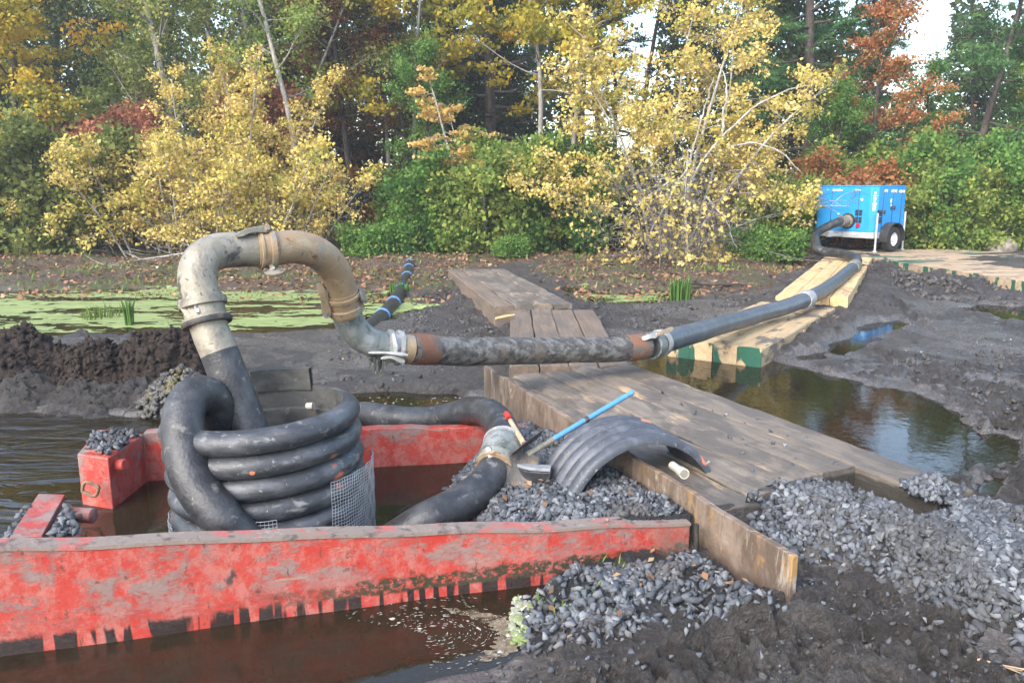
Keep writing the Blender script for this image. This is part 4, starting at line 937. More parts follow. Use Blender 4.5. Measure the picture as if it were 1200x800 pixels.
# a short splinter of sawn wood on the mud by the mats
a, b = pz(581, 373, .3), pz(603, 369, .32)
mb = MB(); mb.tube([a, (a + b) / 2, b], [.02, .03, .015], 5)
tag(mb.build('wood_offcut', M['fresh_wood'], None, 30), 'short pale wood splinter lying at the left of the middle timber mat', 'wood offcut')
P = scatter(pp(.3, (1058, 572), (1075, 562), (1105, 566), (1124, 578), (1098, 588)), 420, g, lambda x, y: .305 + .07 * ss(0, .12, poly_sd(x, y, pp(.3, (1058, 572), (1075, 562), (1105, 566), (1124, 578), (1098, 588)))), .05, .3, .05)
mb = MB(); stones(mb, P, .045, g); tag(mb.build('gravel', M['stone_pale'], None, 0), 'small heap of stones on the outer timber beside the dark notch', 'gravel', kind='stuff')
P = scatter(pp(.3, (760, 455), (880, 600), (960, 570), (1040, 545), (860, 480)), 60, g, lambda x, y: x * 0 + .305, .05, .2, .03)
mb = MB(); stones(mb, P, .035, g, .4, 1.5); tag(mb.build('loose_stones', M['stone'], None, 0), 'few loose stones on the muddy mat deck', 'stones', kind='stuff')

# ------------------------------------------------------------------ peat heaps
t = NT('dark_peat')
c = t.mix(t.step(t.noise(9, 7, .7), .35, .7), (.018, .012, .009), (.046, .029, .02))
c = t.mix(t.step(t.noise(2.6, 6, .7, .5, 3), .52, .7), c, (.055, .034, .024))
M['peat'] = t.pbr(c, .9, 0, t.bump(t.noise(45, 7, .75), .03))
t = NT('wet_silt')
c = t.mix(t.step(t.noise(5, 8, .75), .38, .64), (.028, .024, .022), (.075, .066, .06))
c = t.mix(t.step(t.noise(3, 6, .7, .5, 3), .58, .7), c, (.10, .085, .055))
M['siltbank'] = t.pbr(c, .45, 0, t.bump(t.noise(30, 8, .75), .06))
def heap(cx, cy, rx, ry, h, seed, mat, name, label, cat, lump=.5, base=-.05):
    nx, ny = 210, 130
    X, Y = np.meshgrid(np.linspace(-1.15, 1.15, nx), np.linspace(-1.15, 1.15, ny), indexing='ij'); x, y = cx + X * rx, cy + Y * ry
    rr = np.hypot(X, Y) + .35 * (fbm(x / .5, y / .5, seed, 3) - .5)
    pr = ss(0, .75, np.clip(1 - rr, 0, 1))
    lum = fbm(x / .16, y / .16, seed + 3, 5, .6); big = fbm(x / .45, y / .4, seed + 7, 2)
    z = base + (h - base) * pr * (.62 + .75 * (big - .15)) + .26 * lump * (lum - .5) * 2 * ss(0, .15, pr) + .09 * (fbm(x / .04, y / .04, seed + 13, 3) - .5) * ss(0, .1, pr) * lump * 2
    x = x + .05 * (fbm(x / .1, y / .1, seed + 11, 3) - .5); y = y + .05 * (fbm(x / .1, y / .1, seed + 12, 3) - .5)
    z = np.where(pr <= 0, -.12, z)
    i, j = np.meshgrid(np.arange(nx - 1), np.arange(ny - 1), indexing='ij')
    F = np.stack([i * ny + j, (i + 1) * ny + j, (i + 1) * ny + j + 1, i * ny + j + 1], -1).reshape(-1, 4)
    mb = MB(); mb.add(np.stack([x.ravel() - cx, y.ravel() - cy, z.ravel()], 1), F)
    o = mb.build(name, mat, None, 180); o.location = (cx, cy, 0)
    return tag(o, label, cat) if cat != 'silt' else tag(o, label, 'bank', kind='structure')
Q = lambda px, Y: px_at(px, Y, .2)[:2]
heap(*Q(-20, 7.35), 2.6, .62, .20, 5, M['siltbank'], 'silt_bank', 'wet grey silt bank along the ditch below the peat heaps', 'silt', .45)
heap(*Q(170, 7.15), 1.3, .55, .22, 15, M['siltbank'], 'silt_bank', 'wet grey silt at the foot of the peat heap by the gooseneck pipe', 'silt', .45)
heap(*Q(20, 7.75), 1.35, .78, .52, 25, M['peat'], 'peat_heap', 'long dark brown peat heap at the left edge beyond the ditch', 'peat heap')
heap(*Q(188, 7.8), .86, .78, .56, 36, M['peat'], 'peat_heap', 'reddish brown peat heap just left of the gooseneck pipe', 'peat heap')
heap(*Q(105, 7.5), .55, .5, .40, 47, M['peat'], 'peat_heap', 'low dark peat heap between the two larger heaps', 'peat heap')
# crumbs lying on the peat and clods on the churned mud
bpy.context.view_layer.update()
def crumbs(srcs, n, size, mat, name, label):
    mb = MB()
    for o_ in srcs:
        V = np.empty(len(o_.data.vertices) * 3); o_.data.vertices.foreach_get('co', V); V = V.reshape(-1, 3) + np.array(o_.location); V = V[V[:, 2] > .03]
        P = V[g.integers(0, len(V), n)] + g.normal(0, .008, (n, 3)); stones(mb, P, size, g, .25, 2.0)
    tag(mb.build(name, mat, None, 0), label, 'soil', kind='stuff')
crumbs([o_ for o_ in bpy.data.objects if o_.name.startswith('peat_heap')], 1500, .05, M['peat'], 'peat_crumbs', 'dark crumbs of peat lying on the heaps')
crumbs([o_ for o_ in bpy.data.objects if o_.name.startswith('silt_bank')], 350, .03, M['siltbank'], 'silt_crumbs', 'wet crumbs of silt on the bank')
t = NT('mud_clod'); c = t.mix(t.island(), (.035, .031, .028), (.10, .09, .082)); M['clod'] = t.pbr(c, .6, 0, t.bump(t.noise(50, 6, .7), .02))
mb = MB()
for poly, n, sz in ((pp(.1, (560, 790), (640, 745), (760, 700), (900, 690), (980, 650), (1100, 710), (1240, 760), (1240, 860), (560, 860)), 1700, .022), (pp(.05, (1040, 420), (1240, 400), (1240, 540), (1150, 540), (1080, 470)), 1500, .045), (pp(.1, (1010, 318), (1230, 340), (1230, 362), (1060, 345)), 1300, .09),
                    (pp(.1, (690, 375), (760, 385), (830, 370), (900, 345), (880, 330), (700, 352)), 700, .06), (pp(.05, (470, 350), (530, 320), (600, 385), (560, 420), (440, 470), (330, 445), (440, 385)), 1300, .05), (pp(.05, (850, 405), (960, 365), (1000, 330), (1030, 330), (1000, 370), (900, 420)), 900, .05)):
    P = scatter(poly, n * 2, g, None, .25, .1, sz); P = P[(P[:, 2] > .02) & (g.uniform(size=len(P)) < ss(.38, .62, fbm(P[:, 0] / .35, P[:, 1] / .3, 91, 3)))]; P = clear_of_wall(P, PL0, PL1, .08); stones(mb, P, sz, g, .25, 1.9)
tag(mb.build('mud_clods', M['clod'], None, 0), 'dark clods thrown up on the churned mud', 'mud', kind='stuff')
cx, cy = Q(212, 6.95)
Pg = np.array([(cx + .42 * math.cos(a) * r_, cy + .36 * math.sin(a) * r_, max(-.02, .36 * (1 - r_ ** 1.4)) + .02) for a, r_ in zip(g.uniform(0, 6.28, 900), np.sqrt(g.uniform(0, 1, 900)))])
mb = MB(); stones(mb, Pg, .055, g); tag(mb.build('gravel', weathered('dirty_stone', (.06, .056, .05), [((.15, .145, .14), 16, .48, .68), ((.16, .13, .05), 6, .5, .66)], .7), None, 0), 'small heap of dirty stones against the peat, behind the looping hose', 'gravel', kind='stuff')
heap(cx, cy, .5, .42, .30, 58, M['siltbank'], 'silt_bank', 'silt under the dirty stones', 'silt', .2)

# scum and foam on the water by the front wall
mb = MB(); c0 = pz(520, 745, 0)
for k in range(620):
    th = g.uniform(-1.5, 2.6); rr = float(g.choice((.16, .24, .33, .41, .50, .60, .70, .82))) + .10 * math.sin(th * 1.7 + 1) + .05 * math.sin(th * 5.1) + g.normal(0, .032) * (1.0 if th > -.4 else .8)
    q = np.array((c0[0] - .08 + rr * math.cos(th) * .75, c0[1] + .02 + rr * math.sin(th) * .40, .003))
    s_ = g.uniform(.0008, .0026) * (6 if k % 70 == 0 else 1); n = 7
    A = np.linspace(0, 2 * np.pi, n, endpoint=False); R_ = s_ * g.uniform(.5, 1.2, n); tx, ty = -math.sin(th) * .75, math.cos(th) * .4
    L = math.hypot(tx, ty); tx, ty = tx / L, ty / L; st = g.uniform(1.5, 6) if k % 70 else 1.3
    V = np.stack([q[0] + (np.cos(A) * R_ * st) * tx - np.sin(A) * R_ * ty, q[1] + (np.cos(A) * R_ * st) * ty + np.sin(A) * R_ * tx, np.full(n, .003)], 1)
    top = V.mean(0) + (0, 0, s_ * .5); mb.add(np.vstack([V, top]), [(i, (i + 1) % n, n) for i in range(n)])
for k in range(160):
    q = pz(g.uniform(430, 560), g.uniform(466, 494), 0); s_ = g.uniform(.003, .012); n = 7
    A = np.linspace(0, 2 * np.pi, n, endpoint=False); R_ = s_ * g.uniform(.5, 1.2, n)
    V = np.stack([q[0] + np.cos(A) * R_ * 1.6, q[1] + np.sin(A) * R_, np.full(n, .004)], 1); mb.add(np.vstack([V, V.mean(0) + (0, 0, s_ * .4)]), [(i, (i + 1) % n, n) for i in range(n)])
tag(mb.build('foam', weathered('dirty_foam', (.36, .33, .28), [((.22, .19, .14), 30, .45, .6)], .9), None, 0), 'flecks of pale foam swirling on the brown water', 'foam', kind='stuff')
mb = MB(); n = 60; lay = []                 # tan scum sheet in a curl
for i in range(n + 1):
    th = -1.05 + 2.5 * i / n
    for j, rr in enumerate((.40, .46, .52, .575)):
        e_ = .018 * math.sin(i * 1.3 + j) + .03 * (vnoise(np.array([i * .35]), np.array([j * 1.7]), 8)[0] - .5)
        w_ = math.sin(math.pi * i / n) ** .5; r_ = .575 + (rr - .575) * w_ + e_
        lay.append((c0[0] - .08 + r_ * math.cos(th) * .80, c0[1] + .0 + r_ * math.sin(th) * .42, .0022))
mb.add(lay, [(i * 4 + j, (i + 1) * 4 + j, (i + 1) * 4 + j + 1, i * 4 + j + 1) for i in range(n) for j in range(3)])
t = NT('tan_scum'); c = t.mix(t.step(t.noise(9, 6, .7, 1.5), .4, .65), (.11, .083, .05), (.19, .15, .095)); c = t.mix(t.step(t.noise(70, 3), .60, .68), c, (.34, .31, .26))
pb = t.node('ShaderNodeBsdfPrincipled'); t.put(pb.inputs['Base Color'], c); pb.inputs['Roughness'].default_value = .6
t.put(pb.inputs['Alpha'], t.step(t.noise(7, 6, .7, 1.2, 4), .36, .52)); t.t.links.new(pb.outputs[0], t.out.inputs[0])
tag(mb.build('scum', t.m, None, 0), 'tan scum curl on the water in front of the red wall', 'scum', kind='stuff')
# pale slime and moss at the water's edge
mb = MB()
for k in range(70):
    q = pz(*( (g.normal(608, 7), g.uniform(695, 752)) ), .02); q[2] = gz(q[0], q[1]) + .012; s_ = g.uniform(.012, .03); n = 8
    A = np.linspace(0, 2 * np.pi, n, endpoint=False); R_ = s_ * g.uniform(.5, 1.2, n)
    V = np.stack([q[0] + np.cos(A) * R_, q[1] + np.sin(A) * R_ * 1.3, np.full(n, q[2]) + g.uniform(-.006, .006, n)], 1); mb.add(np.vstack([V, V.mean(0) + (0, 0, s_ * .5)]), [(i, (i + 1) % n, n) for i in range(n)])
tag(mb.build('slime', weathered('pale_slime', (.27, .265, .215), [((.17, .21, .07), 14, .45, .55), ((.7, .7, .66), 22, .58, .66)], .6), None, 180), 'pale green slime at the end of the brown water by the gravel', 'slime', kind='stuff')

# ------------------------------------------------------------------ pump trailer
q = px_at(1021, 20.05, .31)
phi = R(35); W, L = 1.75, 1.36
loc = np.array((q[0], q[1])) - np.array((math.cos(phi) * -L / 2 - math.sin(phi) * -W / 2, math.sin(phi) * -L / 2 + math.cos(phi) * -W / 2))
tr = empty('pump_trailer', (loc[0], loc[1], .31), 'bright blue enclosed pump trailer with a grey chassis at the edge of the trees', 'pump trailer', None, phi)
WL[tr.name] = np.zeros(3)
M['blue'] = weathered('blue_enclosure_paint', (.022, .25, .62), [((.03, .30, .68), 2, .4, .7), ((.05, .2, .42), 7, .64, .75)], .38)
M['chassis'] = weathered('galvanised_chassis', (.45, .46, .47), [((.33, .33, .33), 5, .5, .7)], .5, metal=.3)
M['black'] = weathered('black_rubber', (.02, .02, .021), [((.06, .055, .05), 8, .5, .7)], .7)
M['rim'] = weathered('white_wheel_rim', (.7, .72, .74), [((.4, .38, .36), 9, .6, .72)], .45)
ch_ = .13
oct_ = [(-L / 2 + ch_, -W / 2), (L / 2, -W / 2), (L / 2, W / 2), (-L / 2 + ch_, W / 2), (-L / 2, W / 2 - ch_), (-L / 2, -W / 2 + ch_)]
mb = MB(); mb.prism(oct_, .50, 1.62); en = mb.build('enclosure', M['blue'], tr, 30, .012)
mb = MB(); mb.prism([(x * .985, y * .98) for x, y in oct_], 1.623, 1.66); mb.build('roof_panel', M['blue'], en, 30, .012)
mb = MB(); mb.box((0, 0, .42), (L + .06, W + .04, .15)); mb.box((-L / 2 - .3, 0, .42), (.62, .1, .1)); mb.build('chassis', M['chassis'], tr, 30, .01)
def piece(name, c, size, mat, par, Mx=None): MB().box(c, size, Mx).build(name, mat, par, 0)
for x_ in (-.34, .10, .50): piece('door_seam', (x_, -W / 2 - .003, 1.08), (.012, .008, 1.0), M['dark_metal'], en)
for x_ in (-.42, -.26, .04, .18): piece('door_latch', (x_, -W / 2 - .012, 1.0 + .1 * (x_ > 0)), (.05, .024, .09), M['dark_metal'], en)
for y_ in (-.42, .34): piece('door_seam', (-L / 2 - .003, y_, 1.08), (.008, .012, 1.0), M['dark_metal'], en)
def louvre(side, u, z, w, h):
    mb = MB(); nb = 4
    for k in range(nb):
        zz = z - h / 2 + h * (k + .5) / nb
        if side == 'end': mb.box((-L / 2 - .008, u, zz), (.022, w, h / nb * .7))
        else: mb.box((u, -W / 2 - .008, zz), (w, .022, h / nb * .7))
    mb.build('louvre', M['black'], en, 0)
for z_ in (.98, .80):
    for u_ in (-.40, -.50): louvre('end', u_, z_, .08, .15)
    for u_ in (-.52, -.42): louvre('side', u_, z_, .09, .15)
mb = MB(); MX = np.array(Matrix.Rotation(R(-90), 3, 'Y')); MYm = np.array(Matrix.Rotation(R(90), 3, 'X'))
mb.lathe([(.001, .03), (.05, .028), (.06, .0), (.06, -.01)], 24, M=MX, o=(-L / 2 - .002, -.45, .66)); mb.build('red_lamp_cover', weathered('red_lens', (.4, .01, .06), [], .3), en, 40)
for x_, w_, z_, h_ in ((-.26, .16, 1.52, .07), (.12, .26, 1.51, .08), (.48, .26, 1.50, .08)):      # small white notices
    for k in range(5): piece('lettering', (x_ - w_ / 2 + w_ * (k + .5) / 5, -W / 2 - .004, z_ + .006 * (k % 2)), (w_ / 6.5, .006, h_ * (1 - .2 * ((k * 7) % 3 == 0))), M['white'], en)
for y_, w_, z_, h_ in ((.20, .30, 1.53, .055), (-.38, .14, 1.54, .04)):
    for k in range(6): piece('lettering', (-L / 2 - .004, y_ - w_ / 2 + w_ * (k + .5) / 6, z_ + .004 * (k % 2)), (.006, w_ / 8, h_ * (1 - .25 * ((k * 5) % 3 == 0))), M['white'], en)
for z_, w_, h_ in ((1.47, .05, .07), (1.40, .09, .03), (1.33, .08, .06), (1.27, .05, .03), (1.20, .10, .05), (1.13, .08, .05), (1.06, .07, .06)):   # the upright lettering
    piece('lettering', np.array((-L / 2 + ch_ / 2 - .004, -W / 2 + ch_ / 2 - .004, z_)), (w_, .012, h_), M['white'], en, np.array(Matrix.Rotation(R(-45), 3, 'Z')))
for q_, sz_ in (((.02, -W / 2 - .004, 1.26), (.05, .006, .12)), ((.03, -W / 2 - .004, 1.15), (.03, .006, .06)), ((-L / 2 - .004, -.50, 1.30), (.006, .06, .06)), ((-L / 2 - .004, .12, .93), (.006, .05, .04))): piece('sticker', q_, sz_, M['white'], en)
piece('plate', (-L / 2 - .036, .25, .43), (.012, .14, .06), M['white'], tr); piece('plate', (-L / 2 - .036, -.36, .43), (.012, .10, .04), M['white'], tr)
fc = (-L / 2, -.16, .76)
mb = MB(); mb.lathe([(.001, .03), (.19, .03), (.20, .015), (.20, 0)], 30, M=MX, o=fc); fl = mb.build('flange', M['black'], tr, 40)
mb = MB(); mb.lathe([(.16, .032), (.16, .06), (.12, .07), (.12, .30), (.135, .30), (.135, .34), (.1, .34)], 28, M=MX, o=fc); mb.build('pump_outlet', M['galv'], fl, 30)
for s_, nm in ((-1, 0), (1, 1)):
    MW = np.array(Matrix.Rotation(R(90) * (1 if s_ < 0 else -1), 3, 'X')); wy = s_ * (W / 2 + .10)
    mb = MB(); mb.lathe([(.17, -.10), (.28, -.105), (.315, -.07), (.32, 0), (.315, .07), (.28, .105), (.17, .10), (.17, -.10)], 40, M=MW, o=(-.02, wy, .32)); ty = mb.build('tyre', M['black'], None, 30)
    ty.name = 'wheel'; ty.parent = tr; WL[ty.name] = np.zeros(3)
    mb = MB(); mb.lathe([(.172, .08), (.16, .06), (.13, .03), (.06, .04), (.05, .08), (.001, .085)], 30, M=MW, o=(-.02, wy, .32)); mb.build('rim', M['rim'], ty, 30)
    A = np.linspace(R(-8), R(188), 22); P = []
    for a in A: P += [(-.02 + .40 * math.cos(a), wy - .14, .32 + .40 * math.sin(a)), (-.02 + .40 * math.cos(a), wy + .14, .32 + .40 * math.sin(a)), (-.02 + .415 * math.cos(a), wy + .14, .32 + .415 * math.sin(a)), (-.02 + .415 * math.cos(a), wy - .14, .32 + .415 * math.sin(a))]
    mb = MB(); mb.add(P, [(i * 4 + k, i * 4 + 4 + k, i * 4 + 4 + (k + 1) % 4, i * 4 + (k + 1) % 4) for i in range(21) for k in range(4)] + [(0, 1, 2, 3), (87, 86, 85, 84)]); mb.build('mudguard', M['black'], tr, 30)
for x_, y_, top in ((-L / 2 + .06, -W / 2 - .05, .98), (L / 2 + .03, -W / 2 - .02, 1.0), (-L / 2 + .05, W / 2 + .05, .7)):
    mb = MB(); mb.tube([(x_, y_, .005), (x_, y_, .03)], .06, 12); mb.tube([(x_, y_, .03), (x_, y_, top)], .026, 12); mb.build('jack_stand', M['chassis'], tr, 40)

oc = np.array((-L / 2 - .34, -.16, .76)); ow = np.array((loc[0] + oc[0] * math.cos(phi) - oc[1] * math.sin(phi), loc[1] + oc[0] * math.sin(phi) + oc[1] * math.cos(phi), .31 + .76))
on = np.array((-math.cos(phi), -math.sin(phi), 0))
def topix(p):                      # the photo point and distance of a world point
    d = p - np.array((0, 0, CAMH)); zc = d[1] * cp - d[2] * sp; yc = d[1] * sp + d[2] * cp
    return (600 + FPX * d[0] / zc, 400 - FPX * yc / zc, p[1])
h4, P = hose('suction_hose', 'dark hose bending down from the blue pump to the grey hose end',
          [(1002, 310.5, 16.2), (1004, 305, 16.9), (996, 300, 17.6), (982, 297, 18.1), (966, 294.5, 18.5), (957, 290, 18.75), topix(ow + on * .45 + (-.3, 0, -.28)), topix(ow + on * .12 + (-.02, 0, -.03)), topix(ow - on * .1)], [.105] * 5, M['hose'])

# ------------------------------------------------------------------ trees and shrubs
def poly(gg, p, d, L, n, wob, grav):
    P = [np.array(p, float)]; d = np.array(d, float); d /= np.linalg.norm(d)
    for _ in range(n):
        d = d + gg.normal(0, wob, 3); d[2] += grav; d /= np.linalg.norm(d); P.append(P[-1] + d * L / n)
    return np.array(P), d
def at(P, t):
    q = t * (len(P) - 1); i = min(int(q), len(P) - 2); return P[i] + (P[i + 1] - P[i]) * (q - i), (P[i + 1] - P[i]) / (np.linalg.norm(P[i + 1] - P[i]) + 1e-9)
def make_plant(seed, stems, extra=(), limbs=12, base=.25, limb_len=2.2, elev=(10, 60), grav=.02, sub=6, twig=6, nleaf=20, L=.10, W=.07, sig=.16,
               top=.5, wob=.10, leaf_from=.0, bare=0.0, tmean=.5, tvar=.2, flat=1.0, up=.4, min_z=None, fold=.12, subl=.5, keep=None):
    """stems: list of (x, y, height, radius, lean_x, lean_y, grav)"""
    gg = np.random.default_rng(seed); wd = MB(); anch = []; tw = MB()
    for (x, y, H, r0_, lx, ly, sg) in stems:
        P, _ = poly(gg, (x, y, -.15), (lx, ly, 1), H, 10, .05, sg)
        wd.tube(P, np.linspace(1, .18, 11) ** .8 * r0_, 7, False)
        nl = limbs
        for i in range(nl):
            t_ = base + (1 - base) * (i + gg.uniform(0, .9)) / nl; q, d = at(P, min(t_, .99)); az = i * 2.4 + gg.uniform(-.5, .5)
            el = R(elev[0] + (elev[1] - elev[0]) * (t_ - base) / (1 - base) + gg.normal(0, 8))
            v = np.array((math.cos(az) * math.cos(el), math.sin(az) * math.cos(el), math.sin(el))) + .35 * d * (stems[0][4] ** 2 + stems[0][5] ** 2 > .09)
            ll = limb_len * (1 - (1 - top) * (t_ - base) / (1 - base)) * gg.uniform(.7, 1.2)
            Pl, dl = poly(gg, q, v, ll, 7, wob, grav)
            wd.tube(Pl, np.linspace(1, .2, 8) * max(r0_ * .38 * (1 - .6 * t_), .009), 5, False)
            for k in range(sub):
                s_ = .22 + .78 * (k + gg.uniform(0, .8)) / sub; q2, d2 = at(Pl, min(s_, .99))
                v2 = d2 + gg.normal(0, .75, 3) * (1, 1, flat); ps, _ = poly(gg, q2, v2, ll * subl * (1.1 - .5 * s_) * gg.uniform(.6, 1.2), 4, .16, grav)
                tw.tube(ps, np.linspace(1, .3, 5) * max(r0_ * .10, .005), 3, False)
                if t_ < leaf_from or gg.uniform() < bare: continue
                tt = tmean + gg.normal(0, tvar)
                for w_ in range(twig):
                    a_, dd_ = at(ps, gg.uniform(.2, 1)); anch.append((*(a_ + gg.normal(0, sig * .6, 3) * (1, 1, flat)), tt + gg.normal(0, .07)))
    for pts, r_ in extra: wd.tube(spline(pts, 22) + np.cumsum(gg.normal(0, .018, (22, 3)), 0), np.linspace(r_, r_ * .35, 22), 7, True)
    A = np.array(anch)
    if min_z is not None: A = A[A[:, 2] > min_z]
    if keep is not None: A = A[keep(A)]
    n = len(A) * nleaf; C = np.repeat(A[:, :3], nleaf, 0) + gg.normal(0, sig, (n, 3)) * (1, 1, .75 * flat)
    C[:, 2] = np.maximum(C[:, 2], .03)
    v, f = leaf_quads(C, L, W, gg, up=up, fold=fold)
    cr = MB(); cr.add(v, f, np.repeat(np.clip(np.repeat(A[:, 3], nleaf) + gg.normal(0, .05, n), 0, 1), 4))
    return wd, tw, cr
KIND = {}
def kind(name, leafmat, barkmat, twigmat=None, **kw):
    wd, tw, cr = make_plant(**kw)
    if twigmat is None: wd.v += tw.v; wd.f += [f + wd.n if isinstance(f, np.ndarray) else [tuple(i + wd.n for i in q) for q in f] for f in tw.f]; wd.att += tw.att; wd.n += tw.n; tw = None
    ms = []
    for nm, mbx, mt in (('trunk', wd, barkmat), ('twigs', tw, twigmat), ('crown', cr, leafmat)):
        if mbx is None or mbx.n == 0: continue
        o = mbx.build(nm, mt, None, 0 if nm == 'crown' else 180, attname='tint' if nm == 'crown' else None)
        ms.append((nm, o.data)); bpy.data.objects.remove(o)
    KIND[name] = ms
def grow(k, name, px, Y, s=1.0, rz=0.0, label='', cat='tree', group=None, z=None, sz=None):
    q = px_at(px, Y, .3); zz = gz(q[0], q[1]) if z is None else z
    e = empty(name, (q[0], q[1], zz), label, cat, group, rz); e.scale = (s, s, sz or s)
    for nm, me in KIND[k]:
        o = bpy.data.objects.new(nm, me); col.objects.link(o); o.parent = e
        if nm == 'twigs': o['kind'] = 'stuff'
    return e
def fan(n, spread, H, r, seed, lean=.5, sg=-.01, ysp=None):
    gg = random.Random(seed); out = []
    for i in range(n):
        a = i * 2.4; rr = spread * math.sqrt((i + .5) / n); x, y = math.cos(a) * rr, math.sin(a) * rr * (ysp or .6)
        l = lean * gg.uniform(.5, 1.2); out.append((x, y, H * gg.uniform(.65, 1.05), r * gg.uniform(.7, 1.2), x / max(spread, .1) * l + gg.uniform(-.12, .12), y / max(spread, .1) * l - .05, sg))
    return out
B = M
kind('broad_olive', LF['olive'], B['bark_grey'], seed=1, stems=[(0, 0, 10.5, .16, -.08, 0, 0)], limbs=22, base=.14, limb_len=2.9, sub=7, twig=6, nleaf=17, L=.12, W=.065, sig=.2, tvar=.22)
kind('broad_green', LF['green'], B['bark_dark'], seed=2, stems=[(0, 0, 9.5, .15, .04, 0, 0)], limbs=22, base=.10, limb_len=2.9, sub=7, twig=6, nleaf=17, L=.12, W=.08, sig=.2)
kind('broad_lime', LF['limegreen'], B['bark_grey'], seed=3, stems=[(0, 0, 9.0, .13, .05, 0, 0)], limbs=20, base=.12, limb_len=2.7, sub=7, twig=6, nleaf=17, L=.12, W=.08, sig=.2)
kind('gold_maple', LF['gold'], B['bark_dark'], seed=4, stems=[(0, 0, 8.8, .14, .02, 0, 0)], limbs=20, base=.26, limb_len=3.0, elev=(0, 55), sub=7, twig=6, nleaf=19, L=.12, W=.09, sig=.17, flat=.5, tvar=.24, tmean=.58)
kind('gold_oak', LF['gold'], B['bark_grey'], seed=5, stems=[(0, 0, 10.5, .10, -.03, 0, 0), (.5, .2, 10, .09, .02, 0, 0)], limbs=14, base=.42, limb_len=3.1, elev=(0, 50), sub=7, twig=6, nleaf=17, L=.14, W=.10, sig=.17, flat=.55, tmean=.42, tvar=.22)
kind('red_sumac', LF['red'], B['bark_grey'], seed=6, stems=fan(4, .6, 4.6, .045, 3, .35), limbs=9, base=.45, limb_len=1.3, sub=6, twig=6, nleaf=20, L=.11, W=.07, sig=.15, tvar=.25)
kind('rust_oak', LF['rust'], B['bark_dark'], seed=7, stems=[(0, 0, 9, .14, 0, 0, 0)], limbs=20, base=.2, limb_len=2.8, elev=(-5, 50), sub=7, twig=6, nleaf=16, L=.12, W=.08, sig=.19, flat=.6, tvar=.26)
kind('orange_maple', LF['orange'], B['bark_dark'], seed=8, stems=[(0, 0, 8.2, .12, 0, 0, 0)], limbs=20, base=.2, limb_len=2.6, elev=(0, 55), sub=7, twig=6, nleaf=16, L=.11, W=.08, sig=.18, flat=.6, tvar=.25)
kind('white_pine', LF['pine'], B['bark_dark'], seed=9, stems=[(0, 0, 13, .22, 0, 0, 0)], limbs=44, base=.22, limb_len=2.8, elev=(-12, 25), grav=.03, sub=8, twig=7, nleaf=18, L=.17, W=.03, sig=.13, flat=.3, top=.25, up=.2, tvar=.18)
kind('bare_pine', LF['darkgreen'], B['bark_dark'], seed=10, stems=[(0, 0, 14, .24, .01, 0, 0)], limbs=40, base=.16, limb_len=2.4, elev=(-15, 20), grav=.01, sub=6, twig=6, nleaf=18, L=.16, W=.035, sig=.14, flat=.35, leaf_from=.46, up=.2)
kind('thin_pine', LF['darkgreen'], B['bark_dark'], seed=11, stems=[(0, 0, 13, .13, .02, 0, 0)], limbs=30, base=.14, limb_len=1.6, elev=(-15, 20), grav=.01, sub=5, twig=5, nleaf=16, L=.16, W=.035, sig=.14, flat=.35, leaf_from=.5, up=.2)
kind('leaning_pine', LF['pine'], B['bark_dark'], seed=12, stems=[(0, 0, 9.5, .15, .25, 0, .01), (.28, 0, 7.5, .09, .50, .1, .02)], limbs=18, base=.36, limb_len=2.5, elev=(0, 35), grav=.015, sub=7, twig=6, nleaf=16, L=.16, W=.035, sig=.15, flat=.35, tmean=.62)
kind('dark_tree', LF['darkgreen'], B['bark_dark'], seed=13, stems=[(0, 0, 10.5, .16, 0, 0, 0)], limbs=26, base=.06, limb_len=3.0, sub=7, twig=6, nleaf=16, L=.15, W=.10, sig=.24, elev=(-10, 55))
kind('pale_trunk', LF['limegreen'], B['bark_grey'], seed=14, stems=[(0, 0, 11, .10, .02, 0, 0)], limbs=14, base=.36, limb_len=2.0, sub=6, twig=5, nleaf=12, L=.11, W=.075, sig=.18)
kind('twin_trunk', LF['olive'], B['bark_grey'], seed=15, stems=[(0, 0, 10.5, .13, -.10, 0, 0), (.25, .1, 11, .12, .02, 0, 0), (.45, 0, 10, .07, .10, 0, 0)], limbs=11, base=.55, limb_len=2.2, sub=6, twig=6, nleaf=13, L=.12, W=.07, sig=.19)
kind('sapling', LF['peach'], B['bark_grey'], seed=16, stems=[(0, 0, 5.0, .055, -.20, 0, .0), (.14, .1, 4.2, .04, -.12, 0, 0)], limbs=11, base=.42, limb_len=1.35, elev=(-12, 15), sub=4, twig=5, nleaf=11, L=.11, W=.075, sig=.10, flat=.35, bare=.35, up=1.0)
kind('yellow_shrub', LF['yellow'], B['bark_grey'], B['bark_twig'], seed=17, stems=fan(26, 3.1, 3.2, .04, 5, .85, -.035, .42), limbs=12, base=.10, limb_len=1.2, elev=(-5, 50), sub=7, twig=6, nleaf=6, L=.095, W=.07, sig=.10, bare=.46, tmean=.52, tvar=.24, min_z=.35, grav=-.02)
kind('yellow_top', LF['yellow'], B['bark_grey'], B['bark_twig'], seed=27, stems=fan(6, .9, 6.2, .05, 6, .35, 0), limbs=14, base=.35, limb_len=1.15, elev=(5, 55), sub=6, twig=6, nleaf=7, L=.095, W=.07, sig=.10, bare=.38, tmean=.6, tvar=.2)
